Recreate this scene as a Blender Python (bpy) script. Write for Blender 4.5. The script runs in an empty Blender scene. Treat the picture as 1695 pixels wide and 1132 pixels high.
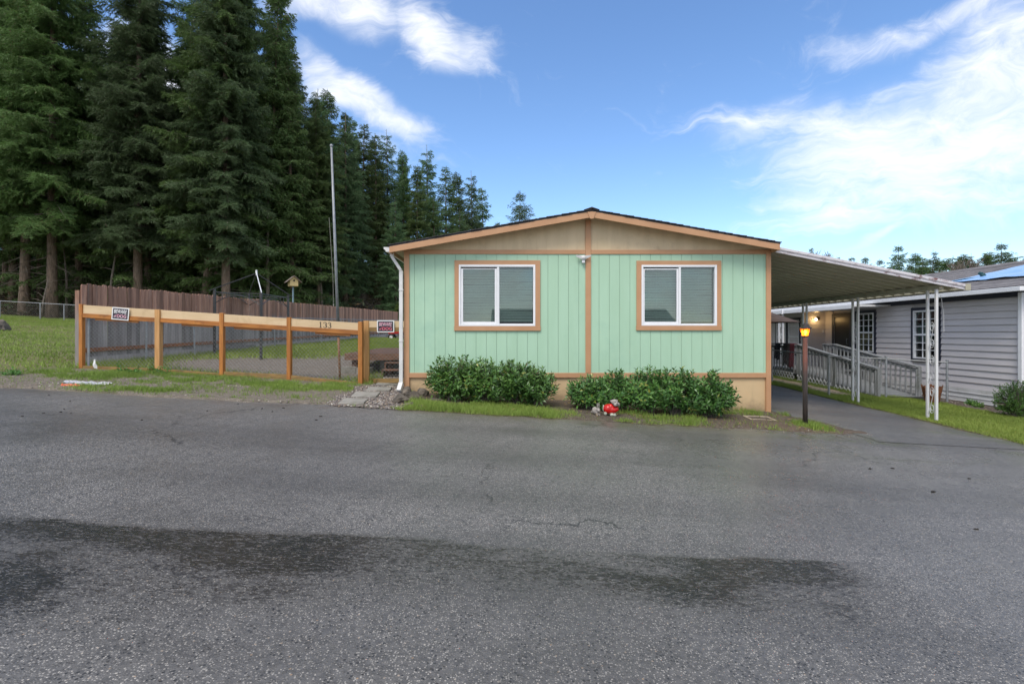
import bpy, math, random
import numpy as np
from mathutils import Vector
R = math.radians
random.seed(7)
scene = bpy.context.scene
COL = scene.collection

# ------------------------------------------------------------------ camera
CAMZ = 1.5
FPX = 848.0
cam_data = bpy.data.cameras.new('camera')
cam_data.lens = 18.01; cam_data.sensor_width = 36.0
cam_data.shift_y = -0.0077
cam_data.clip_end = 3000; cam_data.clip_start = 0.05
camera = bpy.data.objects.new('camera', cam_data)
camera.location = (0, 0, CAMZ); camera.rotation_euler = (R(90), 0, 0)
COL.objects.link(camera)
scene.camera = camera
scene.render.resolution_x = 1024; scene.render.resolution_y = 683
scene.view_settings.view_transform = 'Standard'
scene.view_settings.look = 'None'
scene.view_settings.gamma = 1.0
scene.view_settings.exposure = 0.70

# ------------------------------------------------------------------ world
SUN_EL, SUN_AZ = R(54), R(205)      # azimuth clockwise from +Y: the sun is behind the camera, a little to the left
world = bpy.data.worlds.new('World'); scene.world = world; world.use_nodes = True
wt = world.node_tree; wt.nodes.clear()
def wn(kind, **kw):
    n = wt.nodes.new(kind)
    for k, v in kw.items(): setattr(n, k, v)
    return n
def wmath(op, a, b=None, c=None, clamp=False):
    n = wn('ShaderNodeMath', operation=op, use_clamp=clamp)
    for i, s in enumerate((a, b, c)):
        if s is None: continue
        if isinstance(s, (int, float)): n.inputs[i].default_value = s
        else: wt.links.new(s, n.inputs[i])
    return n.outputs[0]
def wrange(v, a, b, c=0.0, d=1.0, smooth=True):
    n = wn('ShaderNodeMapRange', interpolation_type='SMOOTHSTEP' if smooth else 'LINEAR')
    wt.links.new(v, n.inputs[0])
    for i, s in enumerate((a, b, c, d)): n.inputs[i + 1].default_value = s
    return n.outputs[0]
sky = wn('ShaderNodeTexSky', sky_type='NISHITA', sun_disc=False)
sky.sun_elevation = SUN_EL; sky.sun_rotation = SUN_AZ
sky.altitude = 0; sky.air_density = 1.0; sky.dust_density = 0.5; sky.ozone_density = 2.4
tcw = wn('ShaderNodeTexCoord')
sepw = wn('ShaderNodeSeparateXYZ'); wt.links.new(tcw.outputs['Generated'], sepw.inputs[0])
dx, dy, dz = sepw.outputs
ysafe = wmath('MAXIMUM', dy, 0.08)
uu = wmath('DIVIDE', dx, ysafe); vv = wmath('DIVIDE', dz, ysafe)
uv = wn('ShaderNodeCombineXYZ'); wt.links.new(uu, uv.inputs[0]); wt.links.new(vv, uv.inputs[1])
# domain warp for feathery cirrus
wz = wn('ShaderNodeTexNoise', noise_dimensions='3D'); wz.inputs['Scale'].default_value = 3.2; wz.inputs['Detail'].default_value = 5
wt.links.new(tcw.outputs['Generated'], wz.inputs['Vector'])
wsub = wn('ShaderNodeVectorMath', operation='SUBTRACT'); wsub.inputs[1].default_value = (.5, .5, .5)
wt.links.new(wz.outputs['Color'], wsub.inputs[0])
wsc = wn('ShaderNodeVectorMath', operation='SCALE'); wsc.inputs['Scale'].default_value = 0.30
wt.links.new(wsub.outputs[0], wsc.inputs[0])
wuv = wn('ShaderNodeVectorMath', operation='ADD'); wt.links.new(uv.outputs[0], wuv.inputs[0]); wt.links.new(wsc.outputs[0], wuv.inputs[1])
def blob(px, py, rx, ry, ang, weight, soft=0.0):
    m = wn('ShaderNodeMapping', vector_type='TEXTURE')
    m.inputs['Location'].default_value = ((px - 847.5) / FPX, (553 - py) / FPX, 0)
    m.inputs['Rotation'].default_value = (0, 0, R(ang))
    m.inputs['Scale'].default_value = (rx / FPX, ry / FPX, 1)
    wt.links.new(wuv.outputs[0], m.inputs['Vector'])
    l = wn('ShaderNodeVectorMath', operation='LENGTH'); wt.links.new(m.outputs[0], l.inputs[0])
    return wrange(l.outputs['Value'], soft, 1.0, weight, 0.0)
cover = None
for b in [(1500, 235, 430, 190, 12, .84, .15), (1690, 170, 430, 230, 20, .82, .2), (1270, 210, 230, 80, 20, .66, 0),
          (1420, 330, 270, 110, 26, .74, 0), (1450, 395, 120, 16, 42, .62, 0), (1580, 40, 420, 60, 8, .66, 0),
          (560, 15, 250, 75, -8, .86, .1), (740, 50, 170, 75, -18, .84, .05), (575, 150, 220, 62, -27, .84, .05),
          (640, 205, 140, 55, -22, .85, 0), (330, 120, 330, 110, -15, .85, 0), (620, 240, 160, 60, -20, .4, 0)]:
    v = blob(*b)
    cover = v if cover is None else wmath('MAXIMUM', cover, v)
front = wrange(dy, 0.1, 0.3)
# broken cloud over the unseen rest of the sky, thickened to neutralise the light
zs = wmath('ADD', wmath('ABSOLUTE', dz), 0.18)
pv = wn('ShaderNodeCombineXYZ'); wt.links.new(wmath('DIVIDE', dx, zs), pv.inputs[0]); wt.links.new(wmath('DIVIDE', dy, zs), pv.inputs[1])
gn = wn('ShaderNodeTexNoise'); gn.inputs['Scale'].default_value = 0.8; gn.inputs['Detail'].default_value = 4
wt.links.new(pv.outputs[0], gn.inputs['Vector'])
general = wrange(gn.outputs['Fac'], 0.30, 0.48, 0.25, 1.0)
mixc = wn('ShaderNodeMix', data_type='FLOAT'); wt.links.new(front, mixc.inputs[0]); wt.links.new(general, mixc.inputs[2]); wt.links.new(cover, mixc.inputs[3])
# wispy detail
mp = wn('ShaderNodeMapping'); mp.inputs['Rotation'].default_value = (0, R(-24), 0); mp.inputs['Scale'].default_value = (1.5, 2.0, 4.4)
wadd = wn('ShaderNodeVectorMath', operation='ADD'); wt.links.new(tcw.outputs['Generated'], wadd.inputs[0]); wt.links.new(wsc.outputs[0], wadd.inputs[1])
wt.links.new(wadd.outputs[0], mp.inputs['Vector'])
dn = wn('ShaderNodeTexNoise'); dn.inputs['Scale'].default_value = 4.5; dn.inputs['Detail'].default_value = 12; dn.inputs['Roughness'].default_value = .66; dn.inputs['Distortion'].default_value = .6
wt.links.new(mp.outputs[0], dn.inputs['Vector'])
dens = wmath('ADD', mixc.outputs[0], wmath('MULTIPLY', wmath('SUBTRACT', dn.outputs['Fac'], 0.5), 1.8))
dens = wrange(dens, 0.16, 1.30, 0.0, 0.90, smooth=True)
veil = wrange(mixc.outputs[0], 0.15, 1.0, 0.0, 0.26)
dens = wmath('SUBTRACT', 1.0, wmath('MULTIPLY', wmath('SUBTRACT', 1.0, dens), wmath('SUBTRACT', 1.0, veil)))
skyhs = wn('ShaderNodeHueSaturation'); skyhs.inputs['Hue'].default_value = .503; skyhs.inputs['Saturation'].default_value = 1.13; skyhs.inputs['Value'].default_value = 1.22
wt.links.new(sky.outputs[0], skyhs.inputs['Color'])
mixs = wn('ShaderNodeMix', data_type='RGBA'); wt.links.new(dens, mixs.inputs[0]); wt.links.new(skyhs.outputs[0], mixs.inputs[6])
mixs.inputs[7].default_value = (6.3, 6.35, 6.5, 1)
bgn = wn('ShaderNodeBackground'); bgn.inputs['Strength'].default_value = 0.12
wt.links.new(mixs.outputs[2], bgn.inputs['Color'])
wo = wn('ShaderNodeOutputWorld'); wt.links.new(bgn.outputs[0], wo.inputs['Surface'])

# ------------------------------------------------------------------ sun (thin overcast)
sun_data = bpy.data.lights.new('sun', 'SUN'); sun_data.energy = 1.5; sun_data.angle = R(24); sun_data.color = (1.0, .93, .82)
sun = bpy.data.objects.new('sun', sun_data); COL.objects.link(sun)
sd = Vector((math.sin(SUN_AZ) * math.cos(SUN_EL), math.cos(SUN_AZ) * math.cos(SUN_EL), math.sin(SUN_EL)))
sun.rotation_euler = sd.to_track_quat('Z', 'Y').to_euler()
sun.location = (0, 0, 40)

# ------------------------------------------------------------------ helpers
def gz(x, y):                          # the whole site is one gently tilted plane that levels out far away
    xc = np.clip(x, -60, 40); yc = np.clip(y, -40, 60)
    z = 0.022 * yc - 0.055 * xc
    hill = np.clip((np.asarray(y) - 39.0) / 34.0, 0, 1) * np.clip((-10.0 - np.asarray(x)) / 6.0, 0, 1)
    return z + 9.0 * hill * hill * (3 - 2 * hill)
def g(x, y): return float(gz(float(x), float(y)))
def P(px, py, d): return Vector(((px - 847.5) / FPX * d, d, CAMZ + (553 - py) / FPX * d))
def G(px, py):
    a = (px - 847.5) / FPX; b = (553 - py) / FPX
    d = 1.5 / (.022 - .055 * a - b)
    return Vector((a * d, d, CAMZ + b * d))
def X(px, d): return (px - 847.5) / FPX * d
def Z(py, d): return CAMZ + (553 - py) / FPX * d

def _hash(ix, iy, seed):
    n = (ix.astype(np.int64) * 374761393 + iy.astype(np.int64) * 668265263 + seed * 974711) & 0x7fffffff
    n = ((n ^ (n >> 13)) * 1274126177) & 0x7fffffff
    return ((n ^ (n >> 16)) & 0xffff) / 65535.0
def vnoise(x, y, seed=0):
    x = np.asarray(x, float); y = np.asarray(y, float)
    ix = np.floor(x); iy = np.floor(y); fx = x - ix; fy = y - iy
    fx = fx * fx * (3 - 2 * fx); fy = fy * fy * (3 - 2 * fy)
    a = _hash(ix, iy, seed); b = _hash(ix + 1, iy, seed); c = _hash(ix, iy + 1, seed); d = _hash(ix + 1, iy + 1, seed)
    return (a * (1 - fx) + b * fx) * (1 - fy) + (c * (1 - fx) + d * fx) * fy
def fbm(x, y, seed=0, oct=4):
    s = 0; a = .5; t = 0
    for i in range(oct):
        s = s + a * vnoise(np.asarray(x) * 2 ** i, np.asarray(y) * 2 ** i, seed + i * 17); t += a; a *= .5
    return s / t
def sstep(v, a, b):
    t = np.clip((np.asarray(v) - a) / (b - a), 0, 1); return t * t * (3 - 2 * t)

class MB:
    def __init__(s): s.v = []; s.f = []
    def add(s, vs, fs):
        o = len(s.v); s.v += [tuple(p) for p in vs]; s.f += [tuple(i + o for i in f) for f in fs]; return s
    def box(s, x0, x1, y0, y1, z0, z1):
        return s.add([(x0,y0,z0),(x1,y0,z0),(x1,y1,z0),(x0,y1,z0),(x0,y0,z1),(x1,y0,z1),(x1,y1,z1),(x0,y1,z1)],
                     [(0,3,2,1),(4,5,6,7),(0,1,5,4),(1,2,6,5),(2,3,7,6),(3,0,4,7)])
    def beam(s, p, q, w, h, up=(0, 0, 1)):      # box of section w x h from p to q
        p = Vector(p); q = Vector(q); d = (q - p).normalized(); u = Vector(up)
        r = d.cross(u)
        if r.length < 1e-4: r = d.cross(Vector((0, 1, 0)))
        r.normalize(); u = r.cross(d)
        vs = [b + r * (sx * w / 2) + u * (sz * h / 2) for b in (p, q) for sx, sz in ((-1,-1),(1,-1),(1,1),(-1,1))]
        return s.add(vs, [(0,3,2,1),(4,5,6,7),(0,1,5,4),(1,2,6,5),(2,3,7,6),(3,0,4,7)])
    def tube(s, pts, rad, n=8, cap=True):
        pts = [Vector(p) for p in pts]
        if isinstance(rad, (int, float)): rad = [rad] * len(pts)
        vs = []; fs = []; prev = None
        for i, p in enumerate(pts):
            d = (pts[min(i + 1, len(pts) - 1)] - pts[max(i - 1, 0)]).normalized()
            if prev is None:
                r = d.cross(Vector((0, 0, 1)))
                if r.length < .05: r = d.cross(Vector((1, 0, 0)))
            else: r = prev - d * prev.dot(d)
            r.normalize(); prev = r; u = d.cross(r)
            for k in range(n):
                a = 2 * math.pi * k / n; vs.append(p + (r * math.cos(a) + u * math.sin(a)) * rad[i])
        for i in range(len(pts) - 1):
            for k in range(n):
                fs.append((i*n+k, i*n+(k+1)%n, (i+1)*n+(k+1)%n, (i+1)*n+k))
        if cap:
            fs.append(tuple(range(n))[::-1]); fs.append(tuple((len(pts)-1)*n + k for k in range(n)))
        return s.add(vs, fs)
    def prism(s, poly, off):                    # polygon (3D points) swept by the vector off
        n = len(poly); off = Vector(off)
        vs = [Vector(p) for p in poly] + [Vector(p) + off for p in poly]
        return s.add(vs, [tuple(range(n)), tuple(range(2*n-1, n-1, -1))] + [(i, n+i, n+(i+1)%n, (i+1)%n) for i in range(n)])
    def lathe(s, c, prof, n=16):                # prof: (radius, z)
        vs = []; fs = []
        for r, z in prof:
            for k in range(n):
                a = 2*math.pi*k/n; vs.append((c[0]+r*math.cos(a), c[1]+r*math.sin(a), c[2]+z))
        for i in range(len(prof)-1):
            for k in range(n): fs.append((i*n+k, i*n+(k+1)%n, (i+1)*n+(k+1)%n, (i+1)*n+k))
        fs.append(tuple(range(n))[::-1]); fs.append(tuple((len(prof)-1)*n+k for k in range(n)))
        return s.add(vs, fs)
    def ball(s, c, r, n=12, m=8, noise=0, seed=0):
        rx, ry, rz = (r, r, r) if isinstance(r, (int, float)) else r
        rg = random.Random(seed); vs = [(c[0], c[1], c[2]-rz)]; fs = []
        for i in range(1, m):
            t = math.pi*i/m
            for k in range(n):
                a = 2*math.pi*k/n; q = 1 + noise*(rg.random()-.5)*2
                vs.append((c[0]+rx*q*math.sin(t)*math.cos(a), c[1]+ry*q*math.sin(t)*math.sin(a), c[2]-rz*q*math.cos(t)))
        vs.append((c[0], c[1], c[2]+rz)); e = len(vs)-1
        for k in range(n): fs.append((0, 1+(k+1)%n, 1+k)); fs.append((e, e-n+k, e-n+(k+1)%n))
        for i in range(m-2):
            for k in range(n):
                a = 1+i*n; fs.append((a+k, a+(k+1)%n, a+n+(k+1)%n, a+n+k))
        return s.add(vs, fs)

ORG = {}
def tag(o, label, cat, group=None):
    o['label'] = label; o['category'] = cat
    if group: o['group'] = group
    return o
def thing(name, loc, label, cat, group=None):
    o = bpy.data.objects.new(name, None); COL.objects.link(o); o.empty_display_size = .2
    o.location = loc; ORG[o.name] = Vector(loc); return tag(o, label, cat, group)
def link(name, me, parent=None, org=None, bevel=0):
    o = bpy.data.objects.new(name, me); COL.objects.link(o)
    org = Vector(org) if org is not None else Vector((0, 0, 0))
    if parent is not None:
        o.parent = parent; o.location = org - ORG[parent.name]
    else: o.location = org
    ORG[o.name] = org
    if bevel:
        m = o.modifiers.new('bevel', 'BEVEL'); m.width = bevel; m.segments = 2; m.limit_method = 'ANGLE'
    return o
def mesh_np(name, V, F, mat=None, smooth=False):
    """V (n,3) float, F (m,k) int with constant k"""
    me = bpy.data.meshes.new(name); V = np.ascontiguousarray(V, np.float32); F = np.ascontiguousarray(F, np.int32)
    me.vertices.add(len(V)); me.vertices.foreach_set('co', V.ravel())
    k = F.shape[1]; me.loops.add(F.size); me.loops.foreach_set('vertex_index', F.ravel())
    me.polygons.add(len(F)); me.polygons.foreach_set('loop_start', np.arange(0, F.size, k, dtype=np.int32))
    if smooth: me.polygons.foreach_set('use_smooth', np.ones(len(F), bool))
    me.update(calc_edges=True); me.validate()
    if mat: me.materials.append(mat)
    return me
def build(mb, name, mat, parent=None, org=None, smooth=False, bevel=0):
    if org is None:
        if parent is not None: org = ORG[parent.name]
        else:
            a = np.array(mb.v); org = Vector(((a[:,0].min()+a[:,0].max())/2, (a[:,1].min()+a[:,1].max())/2, a[:,2].min()))
    org = Vector(org)
    me = bpy.data.meshes.new(name); me.from_pydata([(p[0]-org.x, p[1]-org.y, p[2]-org.z) for p in mb.v], [], mb.f)
    if smooth: me.polygons.foreach_set('use_smooth', [True] * len(me.polygons))
    me.materials.append(mat); me.update()
    import bmesh
    bm = bmesh.new(); bm.from_mesh(me); bmesh.ops.recalc_face_normals(bm, faces=bm.faces); bm.to_mesh(me); bm.free()
    return link(name, me, parent, org, bevel)
def struct(o): o['kind'] = 'structure'; return o
def stuff(o): o['kind'] = 'stuff'; return o

# ------------------------------------------------------------------ materials
def srgb(r, g_, b, k=1.0):
    f = lambda c: ((c/255)/12.92 if c/255 <= .04045 else ((c/255+.055)/1.055)**2.4) * k
    return (f(r), f(g_), f(b))
class NT:
    def __init__(s, name):
        s.m = bpy.data.materials.new(name); s.m.use_nodes = True; s.t = s.m.node_tree; s.t.nodes.clear()
        s.out = s.n('ShaderNodeOutputMaterial'); s.b = s.n('ShaderNodeBsdfPrincipled'); s.l(s.b.outputs[0], s.out.inputs[0])
        s._tc = None
    def n(s, k, **kw):
        n = s.t.nodes.new(k)
        for a, v in kw.items(): setattr(n, a, v)
        return n
    def l(s, a, b): s.t.links.new(a, b)
    def tc(s):
        if s._tc is None: s._tc = s.n('ShaderNodeTexCoord').outputs['Object']
        return s._tc
    def set(s, key, v):
        i = s.b.inputs[key]
        if hasattr(v, 'links'): s.l(v, i)
        else: i.default_value = (*v, 1) if isinstance(v, tuple) and len(v) == 3 and i.type == 'RGBA' else v
    def noise(s, scale, detail=5, rough=.55, stretch=None, vec=None, dist=0, out='Fac'):
        v = vec or s.tc()
        if stretch:
            m = s.n('ShaderNodeMapping'); m.inputs['Scale'].default_value = stretch; s.l(v, m.inputs['Vector']); v = m.outputs[0]
        n = s.n('ShaderNodeTexNoise'); n.inputs['Scale'].default_value = scale; n.inputs['Detail'].default_value = detail
        n.inputs['Roughness'].default_value = rough; n.inputs['Distortion'].default_value = dist; s.l(v, n.inputs['Vector'])
        return n.outputs[out]
    def voro(s, scale, feat='F1', out='Distance', vec=None, rnd=1):
        n = s.n('ShaderNodeTexVoronoi', feature=feat); n.inputs['Scale'].default_value = scale; n.inputs['Randomness'].default_value = rnd
        s.l(vec or s.tc(), n.inputs['Vector']); return n.outputs[out]
    def rng(s, v, a, b, c=0., d=1.):
        n = s.n('ShaderNodeMapRange', interpolation_type='SMOOTHSTEP'); s.l(v, n.inputs[0])
        for i, q in enumerate((a, b, c, d)): n.inputs[i+1].default_value = q
        return n.outputs[0]
    def math(s, op, a, b=None, clamp=False):
        n = s.n('ShaderNodeMath', operation=op, use_clamp=clamp)
        for i, q in enumerate((a, b)):
            if q is None: continue
            if hasattr(q, 'links'): s.l(q, n.inputs[i])
            else: n.inputs[i].default_value = q
        return n.outputs[0]
    def mix(s, f, a, b, blend='MIX'):
        n = s.n('ShaderNodeMix', data_type='RGBA', blend_type=blend)
        for i, q in ((0, f), (6, a), (7, b)):
            if hasattr(q, 'links'): s.l(q, n.inputs[i])
            elif i == 0: n.inputs[0].default_value = q
            else: n.inputs[i].default_value = (*q, 1) if len(q) == 3 else q
        return n.outputs[2]
    def attr(s, name):
        n = s.n('ShaderNodeAttribute'); n.attribute_name = name; return n.outputs['Fac']
    def objrand(s): return s.n('ShaderNodeObjectInfo').outputs['Random']
    def island(s): return s.n('ShaderNodeNewGeometry').outputs['Random Per Island']
    def bump(s, h, strength=.3, dist=.01, prev=None):
        n = s.n('ShaderNodeBump'); n.inputs['Strength'].default_value = strength; n.inputs['Distance'].default_value = dist
        s.l(h, n.inputs['Height'])
        if prev is not None: s.l(prev, n.inputs['Normal'])
        return n.outputs[0]
def M(name, c1, c2=None, rough=.6, scale=5., stretch=None, bump=0., bscale=None, bdist=.005, rnd=0., metal=0., spec=.5, lo=.35, hi=.65, dirt=None, dscale=1.5):
    t = NT(name); c2 = c2 or c1
    col = t.mix(t.rng(t.noise(scale, 6, stretch=stretch), lo, hi), c1, c2)
    if dirt: col = t.mix(t.rng(t.noise(dscale, 6, .65), .52, .75, 0, .7), col, dirt)
    if rnd:
        hs = t.n('ShaderNodeHueSaturation'); t.l(t.rng(t.objrand(), 0, 1, 1-rnd, 1+rnd), hs.inputs['Value']); t.l(col, hs.inputs['Color']); col = hs.outputs[0]
    t.set('Base Color', col); t.set('Roughness', rough); t.set('Metallic', metal); t.set('Specular IOR Level', spec)
    if bump: t.set('Normal', t.bump(t.noise(bscale or scale*3, 6, stretch=stretch), bump, bdist))
    return t.m

# specific materials
m_green = M('mint_siding_paint', (.40, .60, .445), (.375, .57, .415), .55, 1.3, bump=.12, bscale=60, stretch=(3, 3, .6), bdist=.002, rnd=.012, dirt=(.30, .50, .38), dscale=.9)
m_tanpaint = M('copper_tan_trim_paint', (.50, .28, .15), (.46, .25, .13), .5, 2.5, bump=.1, bscale=40, bdist=.002)
m_gable = M('weathered_tan_gable', (.66, .53, .35), (.60, .48, .31), .7, 1.6, stretch=(4, 1, .7), bump=.1, bscale=40, bdist=.002, dirt=(.45, .35, .22), dscale=2.0)
m_skirt = M('cream_skirting', (.60, .44, .255), (.55, .40, .23), .7, 1.5, bump=.15, bscale=30, bdist=.003, dirt=(.40, .29, .17), dscale=1.1)
t = NT('cream_skirting_splashed')
c = t.mix(t.rng(t.noise(1.5, 6), .35, .65), (.60, .44, .255), (.55, .40, .23))
sx = t.n('ShaderNodeSeparateXYZ'); t.l(t.tc(), sx.inputs[0])
hh = t.math('ADD', t.math('ADD', sx.outputs[2], t.math('MULTIPLY', sx.outputs[0], .055)), -.24)
hh = t.math('ADD', hh, t.math('MULTIPLY', t.math('SUBTRACT', t.noise(5, 6, .7), .5), .5))
c = t.mix(t.rng(hh, .0, .28, .75, 0), c, (.23, .165, .10))
c = t.mix(t.rng(t.noise(2, 6, .7, stretch=(5, 1, .5)), .55, .75, 0, .4), c, (.42, .31, .19))
t.set('Base Color', c); t.set('Roughness', .7); t.set('Normal', t.bump(t.noise(30, 6), .15, .003)); m_skirt = t.m
m_white = M('white_vinyl', (.80, .81, .84), (.76, .77, .80), .35, 4)
m_wgutter = M('white_painted_gutter', (.68, .68, .68), (.60, .60, .59), .4, 3, dirt=(.42, .40, .36), dscale=3)
m_shingle = M('charcoal_shingles', (.035, .035, .04), (.06, .06, .065), .9, 30, bump=.5, bscale=120, bdist=.004, rnd=.25)
m_gshingle = M('grey_shingles', (.16, .15, .155), (.23, .215, .215), .9, 3.5, stretch=(1, 3, 1), bump=.4, bscale=60, bdist=.004, rnd=.22)
m_blind = M('blind_slats', (.64, .68, .64), (.58, .62, .58), .5, 3)
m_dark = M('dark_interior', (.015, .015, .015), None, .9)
m_black = M('black_metal', (.025, .025, .027), (.04, .038, .038), .5, 8)
m_cedar = M('stained_cedar', (.50, .20, .04), (.36, .13, .025), .6, 4, stretch=(6, 6, .7), bump=.2, bscale=18, rnd=.12, dirt=(.20, .075, .02), dscale=2.6)
m_cedarh = M('stained_cedar_rail', (.46, .18, .035), (.30, .105, .02), .6, 4, stretch=(.7, 6, 6), bump=.2, bscale=18, rnd=.1, dirt=(.15, .06, .018), dscale=3)
m_cedarraw = M('pale_cedar_post', (.55, .30, .12), (.46, .24, .085), .65, 4, stretch=(6, 6, .7), bump=.15, bscale=18, rnd=.05)
m_sill = M('mossy_sill_board', (.30, .18, .06), (.20, .13, .05), .75, 5, stretch=(1, 5, 5), bump=.2, dirt=(.10, .09, .04), dscale=3)
m_cream = M('cream_fence_board', (.66, .50, .31), (.60, .44, .26), .6, 2, stretch=(.6, 4, 4), dirt=(.45, .31, .17), dscale=2.2, rnd=.03)
m_deck = M('weathered_red_deck', (.17, .085, .05), (.10, .06, .042), .6, 4, stretch=(1, 5, 5), bump=.25, rnd=.2, dirt=(.24, .08, .035), dscale=3)
m_galv = M('galvanised_steel', (.30, .32, .34), (.24, .25, .27), .5, 10, metal=.3)
m_oldgalv = M('dull_chain_link', (.36, .37, .37), (.26, .26, .255), .6, 10, metal=.1)
m_concrete = M('concrete', (.30, .28, .25), (.23, .215, .19), .85, 6, bump=.3, bscale=60, rnd=.08, dirt=(.15, .14, .11), dscale=3)
m_rock = M('lava_rock', (.15, .125, .10), (.07, .06, .05), .9, 9, bump=.8, bscale=22, bdist=.02, rnd=.25, dirt=(.10, .11, .05), dscale=5)
m_greysiding = M('grey_lap_siding', (.62, .59, .605), (.59, .565, .58), .55, 1.5, bump=.08, bscale=50, bdist=.002, rnd=.02)
m_navy = M('navy_trim', (.02, .024, .045), (.03, .034, .055), .5, 4)
m_greywood = M('grey_painted_wood', (.27, .28, .29), (.20, .208, .212), .7, 5, stretch=(4, 4, .7), bump=.15, rnd=.08, dirt=(.14, .15, .12), dscale=2.5)
m_curtain = M('pale_curtain', (.45, .44, .42), (.30, .29, .28), .8, 12, stretch=(1, 3, .15))
m_tarp = M('blue_tarp', (.24, .43, .74), (.30, .50, .80), .35, 3, bump=.4, bscale=7, bdist=.03)
m_bark = M('fir_bark', (.22, .16, .12), (.11, .08, .06), .95, 5, stretch=(3, 3, .6), bump=1., bscale=11, bdist=.04, rnd=.18, dirt=(.14, .13, .10), dscale=2)
m_twig = M('grey_bark', (.20, .17, .14), (.12, .10, .085), .9, 6, bump=.3)
m_red = M('red_paint', (.50, .02, .015), (.36, .012, .01), .35, 5)
m_mat_rub = M('tyre_rubber', (.02, .02, .02), (.03, .03, .03), .8, 10)

def glass_mat(name, tint=(.9, .95, .93), refl=1.0):
    t = NT(name); t.t.nodes.remove(t.b)
    tr = t.n('ShaderNodeBsdfTransparent'); tr.inputs[0].default_value = (*tint, 1)
    gl = t.n('ShaderNodeBsdfGlossy'); gl.inputs['Roughness'].default_value = .02; gl.inputs['Color'].default_value = (.95, .97, 1, 1)
    fr = t.n('ShaderNodeFresnel'); fr.inputs['IOR'].default_value = 1.55
    nb = t.bump(t.noise(1.2, 2), .03, .02); t.l(nb, gl.inputs['Normal'])
    mx = t.n('ShaderNodeMixShader'); t.l(t.math('MULTIPLY', fr.outputs[0], 1.7 * refl, True), mx.inputs[0]); t.l(tr.outputs[0], mx.inputs[1]); t.l(gl.outputs[0], mx.inputs[2])
    t.l(mx.outputs[0], t.out.inputs[0]); return t.m
m_glass = glass_mat('window_glass', (.80, .88, .84))
t = NT('amber_lamp_glass'); t.t.nodes.remove(t.b)
tl_ = t.n('ShaderNodeBsdfTranslucent'); tl_.inputs[0].default_value = (1, .45, .12, 1); tr_ = t.n('ShaderNodeBsdfTransparent'); tr_.inputs[0].default_value = (1, .72, .38, 1)
mx_ = t.n('ShaderNodeMixShader'); mx_.inputs[0].default_value = .5; t.l(tr_.outputs[0], mx_.inputs[1]); t.l(tl_.outputs[0], mx_.inputs[2]); t.l(mx_.outputs[0], t.out.inputs[0]); m_lampglass = t.m

# carport sheet metal: off-white enamel, stained and rusty in streaks
t = NT('stained_carport_pan')
c = t.mix(t.rng(t.noise(1.3, 6, stretch=(.5, 4, 1)), .35, .7), (.44, .42, .32), (.34, .32, .24))
c = t.mix(t.rng(t.noise(6, 6, .7), .6, .8, 0, .6), c, (.28, .24, .17))
t.set('Base Color', c); t.set('Roughness', .5); m_pan = t.m
t = NT('rusting_white_fascia')
c = t.mix(t.rng(t.noise(5, 8, .7, stretch=(1, 1, 2)), .5, .68), (.62, .60, .63), (.16, .06, .055))
t.set('Base Color', c); t.set('Roughness', .45); m_fasc = t.m
t = NT('white_iron_post')
c = t.mix(t.rng(t.noise(9, 6, .7), .60, .76, 0, .8), (.66, .66, .67), (.33, .29, .25))
t.set('Base Color', c); t.set('Roughness', .45); m_iron = t.m
t = NT('weathered_lamp_post_wood')
c = t.mix(t.rng(t.noise(5, 6, stretch=(6, 6, .8)), .35, .65), (.050, .036, .030), (.022, .018, .017))
sx = t.n('ShaderNodeSeparateXYZ'); t.l(t.tc(), sx.inputs[0])
w = t.math('MULTIPLY', t.rng(sx.outputs[2], .75, 1.15), t.rng(t.noise(3, 4), .3, .6))
c = t.mix(w, c, (.13, .042, .028)); t.set('Base Color', c); t.set('Roughness', .7); m_lamppost = t.m

# privacy fence picket: stain worn to grey below, pale flakes in places
t = NT('weathered_brown_picket')
gr = t.noise(3, 7, .65, stretch=(5, 5, .55))
off = t.n('ShaderNodeVectorMath', operation='ADD'); t.l(t.tc(), off.inputs[0])
cmb = t.n('ShaderNodeCombineXYZ'); t.l(t.math('MULTIPLY', t.objrand(), 40), cmb.inputs[0]); t.l(t.math('MULTIPLY', t.objrand(), 17), cmb.inputs[2]); t.l(cmb.outputs[0], off.inputs[1])
gr = t.noise(3, 7, .65, stretch=(5, 5, .5), vec=off.outputs[0])
c = t.mix(t.rng(gr, .35, .65), (.38, .215, .15), (.24, .13, .095))
grey = t.mix(t.rng(gr, .3, .7), (.33, .30, .29), (.23, .21, .205))
sx = t.n('ShaderNodeSeparateXYZ'); t.l(t.tc(), sx.inputs[0])
hgt = t.math('ADD', sx.outputs[2], t.math('MULTIPLY', t.noise(1.6, 5, vec=off.outputs[0]), .9))
c = t.mix(t.rng(hgt, 1.25, 1.75), grey, c)
c = t.mix(t.rng(t.noise(4, 7, .7, stretch=(4, 4, .5), vec=off.outputs[0]), .56, .74, 0, .75), c, (.44, .38, .35))
hs = t.n('ShaderNodeHueSaturation'); t.l(t.rng(t.objrand(), 0, 1, .62, 1.32), hs.inputs['Value']); t.l(c, hs.inputs['Color'])
t.set('Base Color', hs.outputs[0]); t.set('Roughness', .85); t.set('Normal', t.bump(gr, .3, .006)); m_picket = t.m

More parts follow.
